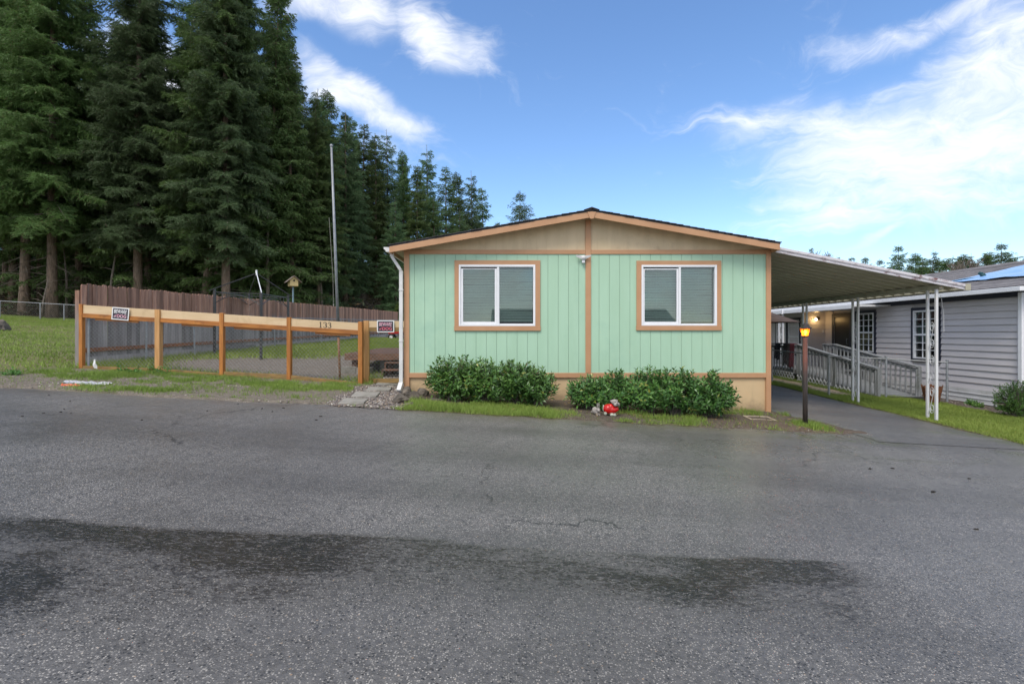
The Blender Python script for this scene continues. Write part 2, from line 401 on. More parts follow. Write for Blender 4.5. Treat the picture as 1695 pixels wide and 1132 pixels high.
# foliage
def leafmat(name, c1, c2, rough=.5, sub=.0, rnd=.12, spec=.4, nscale=.6, odd=None, frac=.96):
    t = NT(name)
    isl = t.island(); c = t.mix(isl, c1, c2)
    if odd: c = t.mix(t.math('GREATER_THAN', isl, frac), c, odd)
    c = t.mix(t.rng(t.noise(nscale, 3), .35, .65, 0, .5), c, tuple(q * .62 for q in c1))
    hs = t.n('ShaderNodeHueSaturation'); t.l(t.rng(t.objrand(), 0, 1, 1-rnd, 1+rnd), hs.inputs['Value'])
    t.l(t.rng(t.objrand(), 0, 1, .49, .515), hs.inputs['Hue']); t.l(c, hs.inputs['Color'])
    t.set('Base Color', hs.outputs[0]); t.set('Roughness', rough); t.set('Specular IOR Level', spec)
    if sub:
        tl = t.n('ShaderNodeBsdfTranslucent'); t.l(hs.outputs[0], tl.inputs[0])
        mx = t.n('ShaderNodeMixShader'); mx.inputs[0].default_value = sub; t.l(t.b.outputs[0], mx.inputs[1]); t.l(tl.outputs[0], mx.inputs[2]); t.l(mx.outputs[0], t.out.inputs[0])
    return t.m
m_fir = leafmat('fir_needles', (.125, .195, .066), (.100, .178, .042), .6, .34, .26, odd=(.13, .09, .05), frac=.955)
m_spruce = leafmat('blue_green_needles', (.125, .196, .092), (.100, .178, .064), .6, .34, .26, odd=(.12, .09, .055), frac=.965)
m_laurel = leafmat('laurel_leaves', (.055, .155, .038), (.14, .28, .06), .28, .06, .04, .5, 1.5, odd=(.30, .32, .06), frac=.972)
m_box = leafmat('boxwood_leaves', (.045, .12, .022), (.10, .19, .035), .4, .1, .05, .4, 2)
m_arbor = leafmat('arborvitae_needles', (.10, .14, .03), (.075, .12, .025), .6, .1)
m_grass = leafmat('grass_blades', (.20, .30, .05), (.31, .37, .085), .6, .25, 0, .3, .5)
m_weed = leafmat('weed_leaves', (.08, .20, .035), (.13, .25, .05), .5, .15, 0)
m_dry = leafmat('dry_leaves', (.24, .13, .05), (.35, .24, .10), .8, .1, 0)

# ------------------------------------------------------------------ ground
def road_edge(x): return 8.22 + .30 * (fbm(np.asarray(x) * .7, np.asarray(x) * 0 + 3.3, 5) - .5) + .22 * (fbm(np.asarray(x) * 4, np.asarray(x) * 0 + 7.7, 9) - .5)
def drive_mask(x, y):
    le = 5.55 - .25 * sstep(y, 9.0, 10.0) + .55 * (1 - sstep(y, 8.0, 8.9)) + .25 * (fbm(y * 1.2, x * 0, 4) - .5)
    re = 8.12 + .18 * (fbm(y * 1.3, x * 0 + 5, 6) - .5)
    return sstep(x - le, -.03, .03) * sstep(re - x, -.03, .03) * sstep(y, 7.9, 8.0)
def path_mask(x, y):
    n = fbm(x * 2.3, y * 2.3, 31) - .5
    le = -3.25 + .95 * 0 - .0 * y + .55 * n + .55 * (1 - sstep(y, 8.2, 10.4)) * 0 ; ri = -1.78 - .28 * sstep(y, 9.2, 10.2)
    cx0 = -3.05 - .02 * (y - 8)
    return sstep(x - (cx0 + .5 * n), -.05, .05) * sstep(ri + .3 * n - x, -.05, .05) * sstep(y, 8.15, 8.3) * (1 - sstep(y, 13.6, 14.0))
def zones(x, y):
    n1 = fbm(x * .55, y * .55, 11); n2 = fbm(x * 2.2, y * 2.2, 12); n3 = fbm(x * 7, y * 7, 13)
    nn = .5 * n1 + .3 * n2 + .2 * n3
    grass = np.zeros_like(x); soil = np.zeros_like(x); dirt = np.zeros_like(x)
    left = x < -9.25
    grass = np.where(left, .98 - .55 * sstep(nn, .50, .62) * sstep(y, 11, 16), grass)
    grass = np.where(left & (y < 10.9), .75 * sstep(nn + .12 * (y - 9.6), .45, .62), grass)
    sh = (~left) & (x < -1.95) & (y < 11.05)
    band = np.exp(-((y - 8.62 - .10 * (n1 - .5)) / .26) ** 2) * sstep(x, -7.6, -6.8) + np.exp(-((y - 10.1) / .75) ** 2) * .95
    grass = np.where(sh, np.clip(band * 1.15 * sstep(nn, .41, .58) + .10 * n3, 0, 1), grass)
    dirt = np.where(sh, 1, dirt)
    yard = (~left) & (x < -2.1) & (y >= 11.05)
    pd = np.exp(-(((x + 6.1 - .18 * (y - 13.8)) / 2.5) ** 2 + ((y - 13.7) / 2.3) ** 2)) * 1.3 + .8 * np.exp(-(((x + 4.6) / 2.0) ** 2 + ((y - 17.5) / 1.1) ** 2)) + .9 * np.exp(-(((x + 4.4) / 1.1) ** 2 + ((y - 12.2) / .9) ** 2))
    grass = np.where(yard, np.clip(.98 - 1.6 * pd + 1.2 * (nn - .5), 0, 1), grass); dirt = np.where(yard, 1, dirt)
    fr = (x >= -1.95) & (x < 5.3) & (y < 10.3)
    gstrip = sstep(9.12 + .35 * (n1 - .5) - y, -.15, .2) * sstep(nn, .40, .56)
    gstrip = gstrip * (1 - .9 * sstep(x, 2.9, 3.4) * (1 - sstep(x, 4.85, 5.0))) + .55 * sstep(x, 3.2, 3.7) * sstep(y, 9.35, 9.6) * sstep(n2, .4, .6)
    gstrip = np.maximum(gstrip, sstep(.48 - np.hypot(x - 5.2, (y - 8.75) * 1.3), 0, .2))
    gstrip = np.maximum(gstrip, .8 * sstep(.42 - np.hypot((x - 4.15) * 1, (y - 8.12) * 2.4), 0, .2))
    grass = np.where(fr, np.clip(gstrip, 0, 1), grass); soil = np.where(fr, 1, soil)
    rt = x >= 5.3
    lawn = sstep(x, 8.05, 8.15) * sstep(11.15 + .3 * (n2 - .5) - x, -.1, .1)
    pea = sstep(.42 - np.abs(x - 9.15 + .3 * (n2 - .5)), 0, .12) * sstep(y, 13.9, 14.3)
    grass = np.where(rt, np.clip(lawn * (1 - pea) * (.97 - .25 * sstep(n2, .55, .65)), 0, 1), grass); soil = np.where(rt, 1, soil)
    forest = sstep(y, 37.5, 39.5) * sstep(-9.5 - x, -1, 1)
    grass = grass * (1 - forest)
    dm = drive_mask(x, y); pm = path_mask(x, y)
    return dict(grass=grass * (1 - dm) * (1 - pm), soil=soil, dirt=dirt, path=pm, pea=np.where(rt, pea, 0), forest=forest, drive=dm, n=nn, n2=n2, n3=n3)
def lines(segs):
    out = []
    for a, b, s in segs: out += list(np.arange(a, b - 1e-6, s))
    return np.array(out + [segs[-1][1]])
gxs = lines([(-600, -200, 80), (-200, -60, 14), (-60, -16, 1.0), (-16, -10, .25), (-10, 12.6, .10), (12.6, 20, .5), (20, 60, 4), (60, 200, 14), (200, 600, 80)])
gys = lines([(-300, -60, 40), (-60, -6, 6), (-6, 7.6, 1.2), (7.6, 15, .10), (15, 26, .25), (26, 60, 1.0), (60, 200, 14), (200, 900, 100)])
gx, gy = np.meshgrid(gxs, gys)
zn = zones(gx, gy)
on_road = sstep(road_edge(gx) - gy, -.10, -.02)
under = np.clip(on_road + (drive_mask(gx, gy) > .5) + 0, 0, 1)
near = ((gy > 7.8) & (gy < 40) & (np.abs(gx) < 60)).astype(float)
rel = (.030 * zn['n2'] + .018 * zn['n3']) * near
gzv = gz(gx, gy) + np.where(under > .01, -.025, rel * (1 - zn['path'] * .8))
n = len(gxs); m = len(gys)
idx = np.arange(n * m).reshape(m, n)
F = np.stack([idx[:-1, :-1], idx[:-1, 1:], idx[1:, 1:], idx[1:, :-1]], -1).reshape(-1, 4)
t = NT('ground_soil_and_turf')
vc = t.n('ShaderNodeVertexColor'); vc.layer_name = 'tint'
fine = t.noise(55, 6, .7); mid = t.noise(9, 5)
col = t.mix(t.rng(fine, .25, .75), t.mix(.55, vc.outputs[0], (0, 0, 0)), t.mix(.30, vc.outputs[0], (.45, .40, .33)))
col = t.mix(t.rng(mid, .3, .7, 0, .35), col, (.035, .028, .02))
peb = t.voro(45, out='Color'); sp = t.n('ShaderNodeSeparateColor'); t.l(peb, sp.inputs[0])
pd = t.math('MULTIPLY', t.math('GREATER_THAN', sp.outputs[0], .93), t.math('LESS_THAN', t.voro(45), .32))
pd = t.math('MULTIPLY', pd, t.attr('pebble')); col = t.mix(pd, col, (.38, .35, .31))
t.set('Base Color', col); t.set('Roughness', .95); t.set('Specular IOR Level', .2)
t.set('Normal', t.bump(t.math('ADD', fine, mid), .7, .02)); m_ground = t.m
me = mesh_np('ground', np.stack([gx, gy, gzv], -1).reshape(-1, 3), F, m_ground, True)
def lerp3(a, b, w): return a * (1 - w[..., None]) + np.array(b) * w[..., None]
tint = np.ones(gx.shape + (3,)) * np.array((.12, .15, .035))
tint = lerp3(tint, (.24, .20, .165), np.clip(zn['dirt'], 0, 1))
tint = lerp3(tint, (.085, .060, .045), np.clip(zn['soil'], 0, 1))
red = np.exp(-(((gx - 4.6) / .9) ** 2 + ((gy - 8.55) / .5) ** 2))
tint = lerp3(tint, (.13, .065, .045), np.clip(red, 0, 1) * .8)
tint = lerp3(tint, (.22, .235, .06), zn['grass'] * .8)
dryp = sstep(zn['n'], .5, .62) * (gx < -9) * .8
tint = lerp3(tint, (.26, .21, .085), dryp)
tint = lerp3(tint, (.42, .33, .20), zn['pea'])
tint = lerp3(tint, (.16, .14, .125), zn['path'])
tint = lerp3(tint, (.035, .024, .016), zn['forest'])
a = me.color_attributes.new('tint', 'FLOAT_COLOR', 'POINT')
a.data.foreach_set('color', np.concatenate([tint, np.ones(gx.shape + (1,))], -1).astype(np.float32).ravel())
peb = np.clip((zn['dirt'] + zn['path'] + .6 * zn['soil']) * (1 - zn['grass']) * near, 0, 1)
a = me.attributes.new('pebble', 'FLOAT', 'POINT'); a.data.foreach_set('value', peb.astype(np.float32).ravel())
ground = struct(link('ground', me))

# asphalt: chip-seal stones in dark binder, wet where the water runs along the road
def asphalt(name, base_k, drive=False):
    t = NT(name)
    v = t.voro(95, out='Color'); dist = t.voro(95); sp = t.n('ShaderNodeSeparateColor'); t.l(v, sp.inputs[0])
    binder = t.mix(t.rng(t.noise(26, 6, .7), .3, .7), tuple(.088 * base_k * q for q in (1, .95, .89)), tuple(.172 * base_k * q for q in (1, .945, .88)))
    stone = t.mix(sp.outputs[1], (.16 * base_k, .152 * base_k, .142 * base_k), (.52 * base_k, .485 * base_k, .44 * base_k))
    isst = t.math('MULTIPLY', t.math('GREATER_THAN', sp.outputs[0], .45), t.rng(dist, .30, .50, 1, 0))
    col = t.mix(isst, binder, stone)
    big = t.voro(55, out='Color'); bs = t.n('ShaderNodeSeparateColor'); t.l(big, bs.inputs[0])
    bd = t.voro(55)
    light = t.math('MULTIPLY', t.math('GREATER_THAN', bs.outputs[0], .94), t.rng(bd, .22, .34, 1, 0))
    col = t.mix(light, col, t.mix(bs.outputs[1], (.50, .47, .42), (.38, .26, .16)))
    dk = t.math('MULTIPLY', t.math('GREATER_THAN', bs.outputs[2], .80), t.rng(bd, .28, .42, 1, 0))
    col = t.mix(t.math('MULTIPLY', dk, .85), col, (.018, .018, .018))
    patch = t.noise(.55, 5, .6); col = t.mix(t.rng(patch, .35, .7, 0, .42), col, tuple(.10 * base_k * q for q in (1.0, .96, .92)))
    lane = t.noise(1, 4, .55, stretch=(.16, 1.1, 1)); col = t.mix(t.rng(lane, .40, .66, 0, .30), col, (.036, .034, .030))
    wv = t.n('ShaderNodeVectorMath', operation='ADD'); t.l(t.tc(), wv.inputs[0]); wn_ = t.n('ShaderNodeVectorMath', operation='SCALE'); wn_.inputs['Scale'].default_value = .9; t.l(t.noise(1.3, 6, .65, out='Color'), wn_.inputs[0]); t.l(wn_.outputs[0], wv.inputs[1])
    crk = t.math('MULTIPLY', t.rng(t.voro(.42, 'DISTANCE_TO_EDGE', vec=wv.outputs[0]), .002, .007, 1, 0), t.rng(t.noise(.35, 3), .50, .58))
    col = t.mix(t.math('MULTIPLY', crk, .8), col, (.016, .015, .014))
    moss = t.math('MULTIPLY', t.attr('moss'), t.rng(t.noise(5, 6, .7), .38, .62)); col = t.mix(t.math('MULTIPLY', moss, .75), col, (.085, .10, .03))
    dirt = t.math('MULTIPLY', t.attr('silt'), t.rng(t.noise(4, 6, .7), .35, .65)); col = t.mix(t.math('MULTIPLY', dirt, .6), col, (.13, .10, .078))
    wet = t.attr('wet')
    rip = t.noise(1, 7, .72, stretch=(20, 46, 30), dist=1.2)
    film = t.math('MULTIPLY', wet, t.rng(t.math('ADD', rip, t.math('MULTIPLY', t.math('SUBTRACT', wet, .86), .25)), .47, .52), True)
    col = t.mix(t.math('MULTIPLY', wet, .40), col, (.050, .044, .036)); wcol = t.mix(t.rng(t.noise(3, 4), .35, .65), (.016, .0135, .010), (.026, .020, .013))
    col = t.mix(t.math('MULTIPLY', film, t.math('SUBTRACT', 1.0, t.math('MULTIPLY', light, .6))), col, wcol)
    t.set('Base Color', col)
    damp = t.rng(t.noise(1.1, 5, .65), .35, .68)
    rough = t.math('SUBTRACT', .50, t.math('MULTIPLY', damp, .16)); rough = t.math('SUBTRACT', t.math('SUBTRACT', rough, t.math('MULTIPLY', t.attr('sheen'), .16)), t.math('MULTIPLY', wet, .14))
    n = t.n('ShaderNodeMix', data_type='FLOAT'); t.l(film, n.inputs[0]); t.l(rough, n.inputs[2]); n.inputs[3].default_value = .07
    t.set('Roughness', n.outputs[0]); t.set('Specular IOR Level', .5)
    h = t.math('ADD', t.math('MULTIPLY', t.rng(dist, .1, .6, 1, 0), t.math('SUBTRACT', 1.0, t.math('MULTIPLY', film, .7))), t.math('MULTIPLY', t.noise(60, 4, .7), .8))
    b1 = t.bump(h, .50, .005)
    rp = t.math('MULTIPLY', rip, wet)
    t.set('Normal', t.bump(rp, .6, .012, b1)); return t.m
m_asph = asphalt('wet_chipseal_asphalt', 1.0); m_drive = asphalt('worn_driveway_asphalt', .95, True)

def sheet(name, xs, ys, lastrow, lift, mat, keep=None):
    X_, Y_ = np.meshgrid(xs, ys)
    if lastrow is not None: Y_[-1] = lastrow(xs); Y_[-2] = np.minimum(Y_[-2], Y_[-1] - .02)
    Zv = gz(X_, Y_) + lift
    n = len(xs); m = len(ys); idx = np.arange(n * m).reshape(m, n)
    F = np.stack([idx[:-1, :-1], idx[:-1, 1:], idx[1:, 1:], idx[1:, :-1]], -1).reshape(-1, 4)
    me = mesh_np(name, np.stack([X_, Y_, Zv], -1).reshape(-1, 3), F, mat, True)
    x, y = X_.ravel(), Y_.ravel()
    wob = .10 * (fbm(x * 1.5, y * 1.5, 41) - .5)
    top = 3.47 + .16 * (fbm(x * .9, y * 0, 42) - .5)
    w = sstep(top + wob - y, 0, .04) * (1 - sstep(2.60 + .45 * fbm(x * .7, y * .7, 43) - .25 * sstep(-1 - x, 0, 1) - y, -.15, .55))
    w = w * (.68 + .40 * sstep(fbm(x * 1.1, y * 3.0, 44), .30, .56)) * (1 - .22 * sstep(x, -1.25, -.8) * (1 - sstep(x, .35, 1.0)) - .92 * sstep(x, 1.9, 2.7))
    w = np.maximum(w, .30 * sstep(fbm(x * .8 + 5, y * 1.6, 47), .55, .68) * sstep(3.2 - y, 0, .8))
    sheen = sstep(x - 1.3 + .5 * (y - 4) * .3 + 1.6 * (fbm(x * .6, y * .9, 45) - .5), 0, 1.6) * (.4 + .8 * fbm(x * .7, y * 1.2, 46)) + .3 * sstep(-2.5 - x, 0, 2)
    moss = sstep(fbm(x * .9, y * 1.4, 48), .42, .6) * np.exp(-((y - 7.55 - .10 * (x - 5)) / .75) ** 2) * sstep(x, 3.0, 4.6) + .6 * np.exp(-((y - 8.1) / .35) ** 2) * sstep(x, -1.8, -1) * (1 - sstep(x, 4, 5))
    seam = np.exp(-((y - 6.62 - .045 * (x - 5) - .06 * (fbm(x * 2, y * 0, 52) - .5)) / .035) ** 2) * sstep(x, 4.2, 5.0)
    silt = np.exp(-((y - 8.2) / .35) ** 2) * .9 + .7 * drive_mask(x, y) * np.exp(-((y - 11.8) / 1.6) ** 2)
    for nm, val in (('wet', np.clip(w + .5 * seam, 0, 1)), ('sheen', np.clip(sheen, 0, 1)), ('moss', np.clip(moss + .5 * seam, 0, 1)), ('silt', np.clip(silt, 0, 1))):
        a = me.attributes.new(nm, 'FLOAT', 'POINT'); a.data.foreach_set('value', val.astype(np.float32))
    return struct(link(name, me))
rxs = lines([(-60, -10, 1.0), (-10, 10, .06), (10, 40, 1.0)])
rys = lines([(-40, -4, 4), (-4, 1.6, .4), (1.6, 4.2, .05), (4.2, 7.9, .09), (7.9, 8.2, .1)])
sheet('road', rxs, rys, lambda x: road_edge(x), .004, m_asph)
dys = lines([(7.75, 12, .10), (12, 27, .4)])
u = np.linspace(0, 1, 31); DX, DY = np.meshgrid(u, dys)
le = 5.55 - .25 * sstep(dys, 9.0, 10.0) + .55 * (1 - sstep(dys, 8.0, 8.9)) * 0 + .25 * (fbm(dys * 1.2, dys * 0, 4) - .5)
re = 8.12 + .18 * (fbm(dys * 1.3, dys * 0 + 5, 6) - .5)
XX = le[:, None] + (re - le)[:, None] * u[None, :]
ZZ = gz(XX, DY) + .009
idx = np.arange(XX.size).reshape(XX.shape); F = np.stack([idx[:-1, :-1], idx[:-1, 1:], idx[1:, 1:], idx[1:, :-1]], -1).reshape(-1, 4)
me = mesh_np('driveway', np.stack([XX, DY, ZZ], -1).reshape(-1, 3), F, m_drive, True)
x, y = XX.ravel(), DY.ravel()
for nm, val in (('wet', 0 * x), ('sheen', .35 + 0 * x), ('moss', sstep(fbm(x, y, 61), .45, .6) * (1 - sstep(y, 8.6, 9.6)) + .8 * (1 - sstep(np.minimum(x - np.repeat(le, 31), np.repeat(re, 31) - x), 0, .25))),
                ('silt', sstep(y, 8.8, 10) * (.5 + .5 * fbm(x, y * .6, 62)))):
    a = me.attributes.new(nm, 'FLOAT', 'POINT'); a.data.foreach_set('value', np.clip(val, 0, 1).astype(np.float32))
struct(link('driveway', me))
# ------------------------------------------------------------------ mint green mobile home
WY = 10.14
wx = lambda px: X(px, WY)
wz = lambda py: Z(py, WY)
HX0, HX1 = wx(669), wx(1275.5)
house = thing('mobile_home', ((HX0+HX1)/2, 14, -.1), 'mint green mobile home with copper tan trim and low gabled roof', 'house')
ZB0, ZB1 = wz(625), wz(617)            # bottom trim
ZT0, ZT1 = wz(421), wz(414)            # top trim
SL = .174
RX, RZ = 1.527, 3.736                  # underside of the fascia at the peak
FY = 9.85
def rake(x): return RZ - SL * abs(x - RX)
wins = [dict(out=(752.5, 894.3, 431.3, 547.6), fr=(759.7, 886, 438.5, 539.8), l=(766.6, 819, 445.7, 532.7), r=(826.3, 882.5, 442.2, 535.8)),
        dict(out=(1053.3, 1193.3, 431.9, 547), fr=(1061.3, 1185.8, 439, 539.2), l=(1066.8, 1119.6, 446.6, 532.7), r=(1126.3, 1182.2, 442.5, 535.8))]
openings = [(wx(w['fr'][0])+.01, wx(w['fr'][1])-.01, wz(w['fr'][3])+.01, wz(w['fr'][2])-.01) for w in wins]
# shell behind the boards
mb = MB()
xs = [HX0+.02, openings[0][0], openings[0][1], openings[1][0], openings[1][1], HX1-.02]
for i in range(5):
    if i in (1, 3):
        o = openings[i//2]; mb.box(xs[i], xs[i+1], 10.163, 10.26, ZB0+.01, o[2]); mb.box(xs[i], xs[i+1], 10.163, 10.26, o[3], ZT1)
    else: mb.box(xs[i], xs[i+1], 10.163, 10.26, ZB0+.01, ZT1)
build(mb, 'wall_backing', M('groove_green', (.28, .45, .33), None, .7), house)
mb = MB().box(HX0, HX0+.08, 10.27, 28, -.3, 3.1).box(HX1-.08, HX1, 10.27, 28, -.6, 3.1).box(HX0+.08, HX1-.08, 27.9, 28, -.6, 3.1)
build(mb, 'side_wall', m_green, house)
# vertical boards, each split round a window
grooves = [HX0+.08] + [wx(686 + 17.0*i) for i in range(17)] + [wx(973.5)] + [wx(991.6 + 17.05*i) for i in range(17)] + [HX1-.08]
gap = .0025
for a, b in zip(grooves[:-1], grooves[1:]):
    if b - a < .03: continue
    a += gap; b -= gap
    spans = [(ZB1-.02, ZT0+.02)]
    for w in wins:
        o0, o1 = wx(w['out'][0])+.03, wx(w['out'][1])-.03; q0, q1 = wz(w['out'][3])+.03, wz(w['out'][2])-.03
        if b > o0 and a < o1:
            if a < o0 - .02:      # board passes the casing edge: narrow strip beside it
                build(MB().box(a, o0, WY, 10.163, q0, q1), 'siding_board', m_green, house)
            if b > o1 + .02:
                build(MB().box(o1, b, WY, 10.163, q0, q1), 'siding_board', m_green, house)
            spans = [(ZB1-.02, q0), (q1, ZT0+.02)]
    for z0, z1 in spans: build(MB().box(a, b, WY, 10.163, z0, z1), 'siding_board', m_green, house)
# gable boards
gx0, gx1 = HX0+.01, HX1-.01
n = 36
for i in range(n):
    a = gx0 + (gx1-gx0)*i/n + .0008; b = gx0 + (gx1-gx0)*(i+1)/n - .0008
    za, zb = rake(a)+.08, rake(b)+.08
    if min(za, zb) < ZT1 - .0 + .01: za = max(za, ZT1+.01); zb = max(zb, ZT1+.01)
    pts = [(a, 10.15, ZT0+.03), (b, 10.15, ZT0+.03), (b, 10.15, zb)]
    if a < RX < b: pts.append((RX, 10.15, RZ+.08))
    pts.append((a, 10.15, za))
    build(MB().prism(pts, (0, .05, 0)), 'gable_board', m_gable, house)
# skirting panels
for a, b in ((HX0+.07, 0.2), (0.204, 2.6), (2.604, HX1-.08)):
    build(MB().box(a, b, 10.165, 10.24, -.35, ZB0+.02), 'skirting_panel', m_skirt, house)
# trims
T0 = 10.118
build(MB().box(HX0+.1, HX1-.09, T0+.003, 10.165, ZB0, ZB1), 'bottom_trim', m_tanpaint, house, bevel=.003)
build(MB().box(HX0+.1, wx(968.7), T0+.003, 10.165, ZT0, ZT1), 'top_trim', m_tanpaint, house, bevel=.003)
build(MB().box(wx(978.3), HX1-.09, T0+.003, 10.165, ZT0, ZT1), 'top_trim', m_tanpaint, house, bevel=.003)
build(MB().box(wx(969), wx(978), T0, 10.165, ZB1, RZ+.02), 'centre_trim', m_tanpaint, house, bevel=.003)
build(MB().box(HX0, HX0+.105, T0-.003, 10.27, g(HX0, WY)-.05, ZT1+.02), 'corner_trim', m_tanpaint, house, bevel=.003)
build(MB().box(HX1-.095, HX1, T0-.003, 10.27, g(HX1, WY)-.05, ZT1+.0), 'corner_trim', m_tanpaint, house, bevel=.003)
# windows
for w in wins:
    f = w['fr']; fx0, fx1, fz0, fz1 = wx(f[0]), wx(f[1]), wz(f[3]), wz(f[2])
    L = w['l']; Rr = w['r']
    l0, l1, lz0, lz1 = wx(L[0]), wx(L[1]), wz(L[3]), wz(L[2]); r0, r1, rz0, rz1 = wx(Rr[0]), wx(Rr[1]), wz(Rr[3]), wz(Rr[2])
    y0, y1 = 10.105, 10.22
    mid = (l1 + r0) / 2
    fb = MB()
    fb.box(fx0, fx0+.035, y0, y1, fz0, fz1); fb.box(r1, fx1, y0, y1, fz0, fz1)
    fb.box(fx0+.035, r1, y0, y1, rz1, fz1); fb.box(fx0+.035, r1, y0, y1, fz0, rz0-.012)
    fb.box(mid, r0, y0+.004, y1, rz0-.012, rz1)
    win = build(fb, 'window', m_white, house, bevel=.003)
    sb = MB(); sy0, sy1 = 10.125, 10.155
    sb.box(fx0+.037, l0, sy0, sy1, rz0-.010, rz1-.028); sb.box(l1, mid-.002, sy0, sy1, rz0-.010, rz1-.028)
    sb.box(l0, l1, sy0, sy1, lz1, rz1-.028); sb.box(l0, l1, sy0, sy1, rz0-.010, lz0)
    build(sb, 'sash', m_white, win, bevel=.003)
    sb = MB(); sb.box(r0, r0+.006, y0+.05, y1, rz0-.01, rz1).box(r0+.006, r1, y0+.05, y1, rz0-.012, rz0)
    build(sb, 'glazing_bead', m_white, win)
    build(MB().box(l0-.01, l1+.01, 10.138, 10.142, lz0-.01, lz1+.01), 'pane', m_glass, win)
    build(MB().box(r0+.006, r1+.01, 10.165, 10.169, rz0, rz1+.01), 'pane', m_glass, win)
    ox0, ox1, oz0, oz1 = wx(w['out'][0]), wx(w['out'][1]), wz(w['out'][3]), wz(w['out'][2])
    c0, c1 = 10.112, 10.165
    build(MB().box(ox0, ox1, c0, c1, fz1, oz1), 'casing', m_tanpaint, win, bevel=.003)
    build(MB().box(ox0-.006, ox1+.006, c0-.006, c1, oz0, fz0), 'casing', m_tanpaint, win, bevel=.003)
    build(MB().box(ox0, fx0, c0, c1, fz0, fz1), 'casing', m_tanpaint, win, bevel=.003)
    build(MB().box(fx1, ox1, c0, c1, fz0, fz1), 'casing', m_tanpaint, win, bevel=.003)
    bb = MB(); rg = random.Random(int(fx0*100)); z = lz0 + .03
    while z < fz1 - .06:
        dzj = rg.uniform(-.006, .006)
        bb.add([(fx0+.06, 10.235, z-.022+dzj), (fx1-.05, 10.235, z-.022-dzj), (fx1-.05, 10.262, z+.028-dzj), (fx0+.06, 10.262, z+.028+dzj)], [(0, 1, 2, 3)])
        z += .0525 + rg.uniform(-.002, .002)
    bb.box(fx0+.06, fx1-.05, 10.235, 10.265, lz0+.005, lz0+.022)
    for q in (.22, .5, .78): xq = fx0 + (fx1-fx0)*q; bb.box(xq-.0015, xq+.0015, 10.229, 10.231, lz0, fz1-.03)
    build(bb, 'blind', m_blind, win)
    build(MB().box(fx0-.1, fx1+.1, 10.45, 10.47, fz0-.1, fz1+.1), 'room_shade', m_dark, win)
# fascia and keystone
EX0, EX1 = X(645, FY), X(1290, FY)
FH = .115
for a, b in ((EX0, RX-.0), (RX+.0, EX1)):
    pts = [(a, FY-.03, rake(a)), (b, FY-.03, rake(b)), (b, FY-.03, rake(b)+FH), (a, FY-.03, rake(a)+FH)]
    build(MB().prism(pts, (0, .03, 0)), 'rake_board', m_tanpaint, house, bevel=.003)
k = [(RX-.082, FY-.045, RZ+FH-.012), (RX+.082, FY-.045, RZ+FH-.012), (RX+.035, FY-.045, RZ-.028), (RX-.035, FY-.045, RZ-.028)]
build(MB().prism(k, (0, .014, 0)), 'keystone_plate', m_tanpaint, house, bevel=.002)
for a, b in ((EX0+.02, RX), (RX, EX1-.02)):
    pts = [(a, FY+.002, rake(a)+.06), (b, FY+.002, rake(b)+.06), (b, FY+.002, rake(b)+.075), (a, FY+.002, rake(a)+.075)]
    build(MB().prism(pts, (0, 18.3, 0)), 'soffit', m_gable, house)
# eave boards on both long sides
build(MB().box(EX0, EX0+.025, FY+.003, 28.2, rake(EX0)-.0, rake(EX0)+FH-.005), 'eave_board', m_tanpaint, house)
build(MB().box(EX1-.025, EX1, FY+.003, 28.2, rake(EX1), rake(EX1)+FH-.005), 'eave_board', m_tanpaint, house)
# roof: deck with shingle courses
mb = MB()
for a, b in ((EX0-.01, RX), (RX, EX1+.01)):
    mb.prism([(a, FY-.028, rake(a)+FH+.002), (b, FY-.028, rake(b)+FH+.002), (b, FY-.028, rake(b)+FH+.022), (a, FY-.028, rake(a)+FH+.022)], (0, 18.4, 0))
roof = build(mb, 'roof', m_shingle, house)
rg = random.Random(5)
for sgn in (-1, 1):
    xe = EX0-.03 if sgn < 0 else EX1+.03
    L_ = abs(xe - RX); nC = 27
    for i in range(nC):
        s0 = L_ * i / nC; s1 = L_ * (i+1) / nC + .05
        xa = RX + sgn*(L_ - s0); xb = RX + sgn*max(L_ - s1, 0)
        za, zb = rake(xa)+FH+.024, rake(xb)+FH+.024
        jit = rg.uniform(-.012, .012)
        pts = [(xa, FY-.05+jit, za+.010), (xb, FY-.05+jit, zb+.002), (xb, FY-.05+jit, zb+.012), (xa, FY-.05+jit, za+.024)]
        build(MB().prism(pts, (0, 18.4, 0)), 'shingle_course', m_shingle, roof)
pts = [(RX-.15, FY-.07, rake(RX-.15)+FH+.05), (RX+.15, FY-.07, rake(RX-.15)+FH+.05), (RX, FY-.07, RZ+FH+.078)]
for i in range(40):
    y = FY-.07 + i*.46
    build(MB().prism([(RX-.15, y, rake(RX-.15)+FH+.052), (RX, y, RZ+FH+.078), (RX+.15, y, rake(RX+.15)+FH+.052), (RX, y, RZ+FH+.055)], (0, .44, 0)), 'ridge_cap', m_shingle, roof)
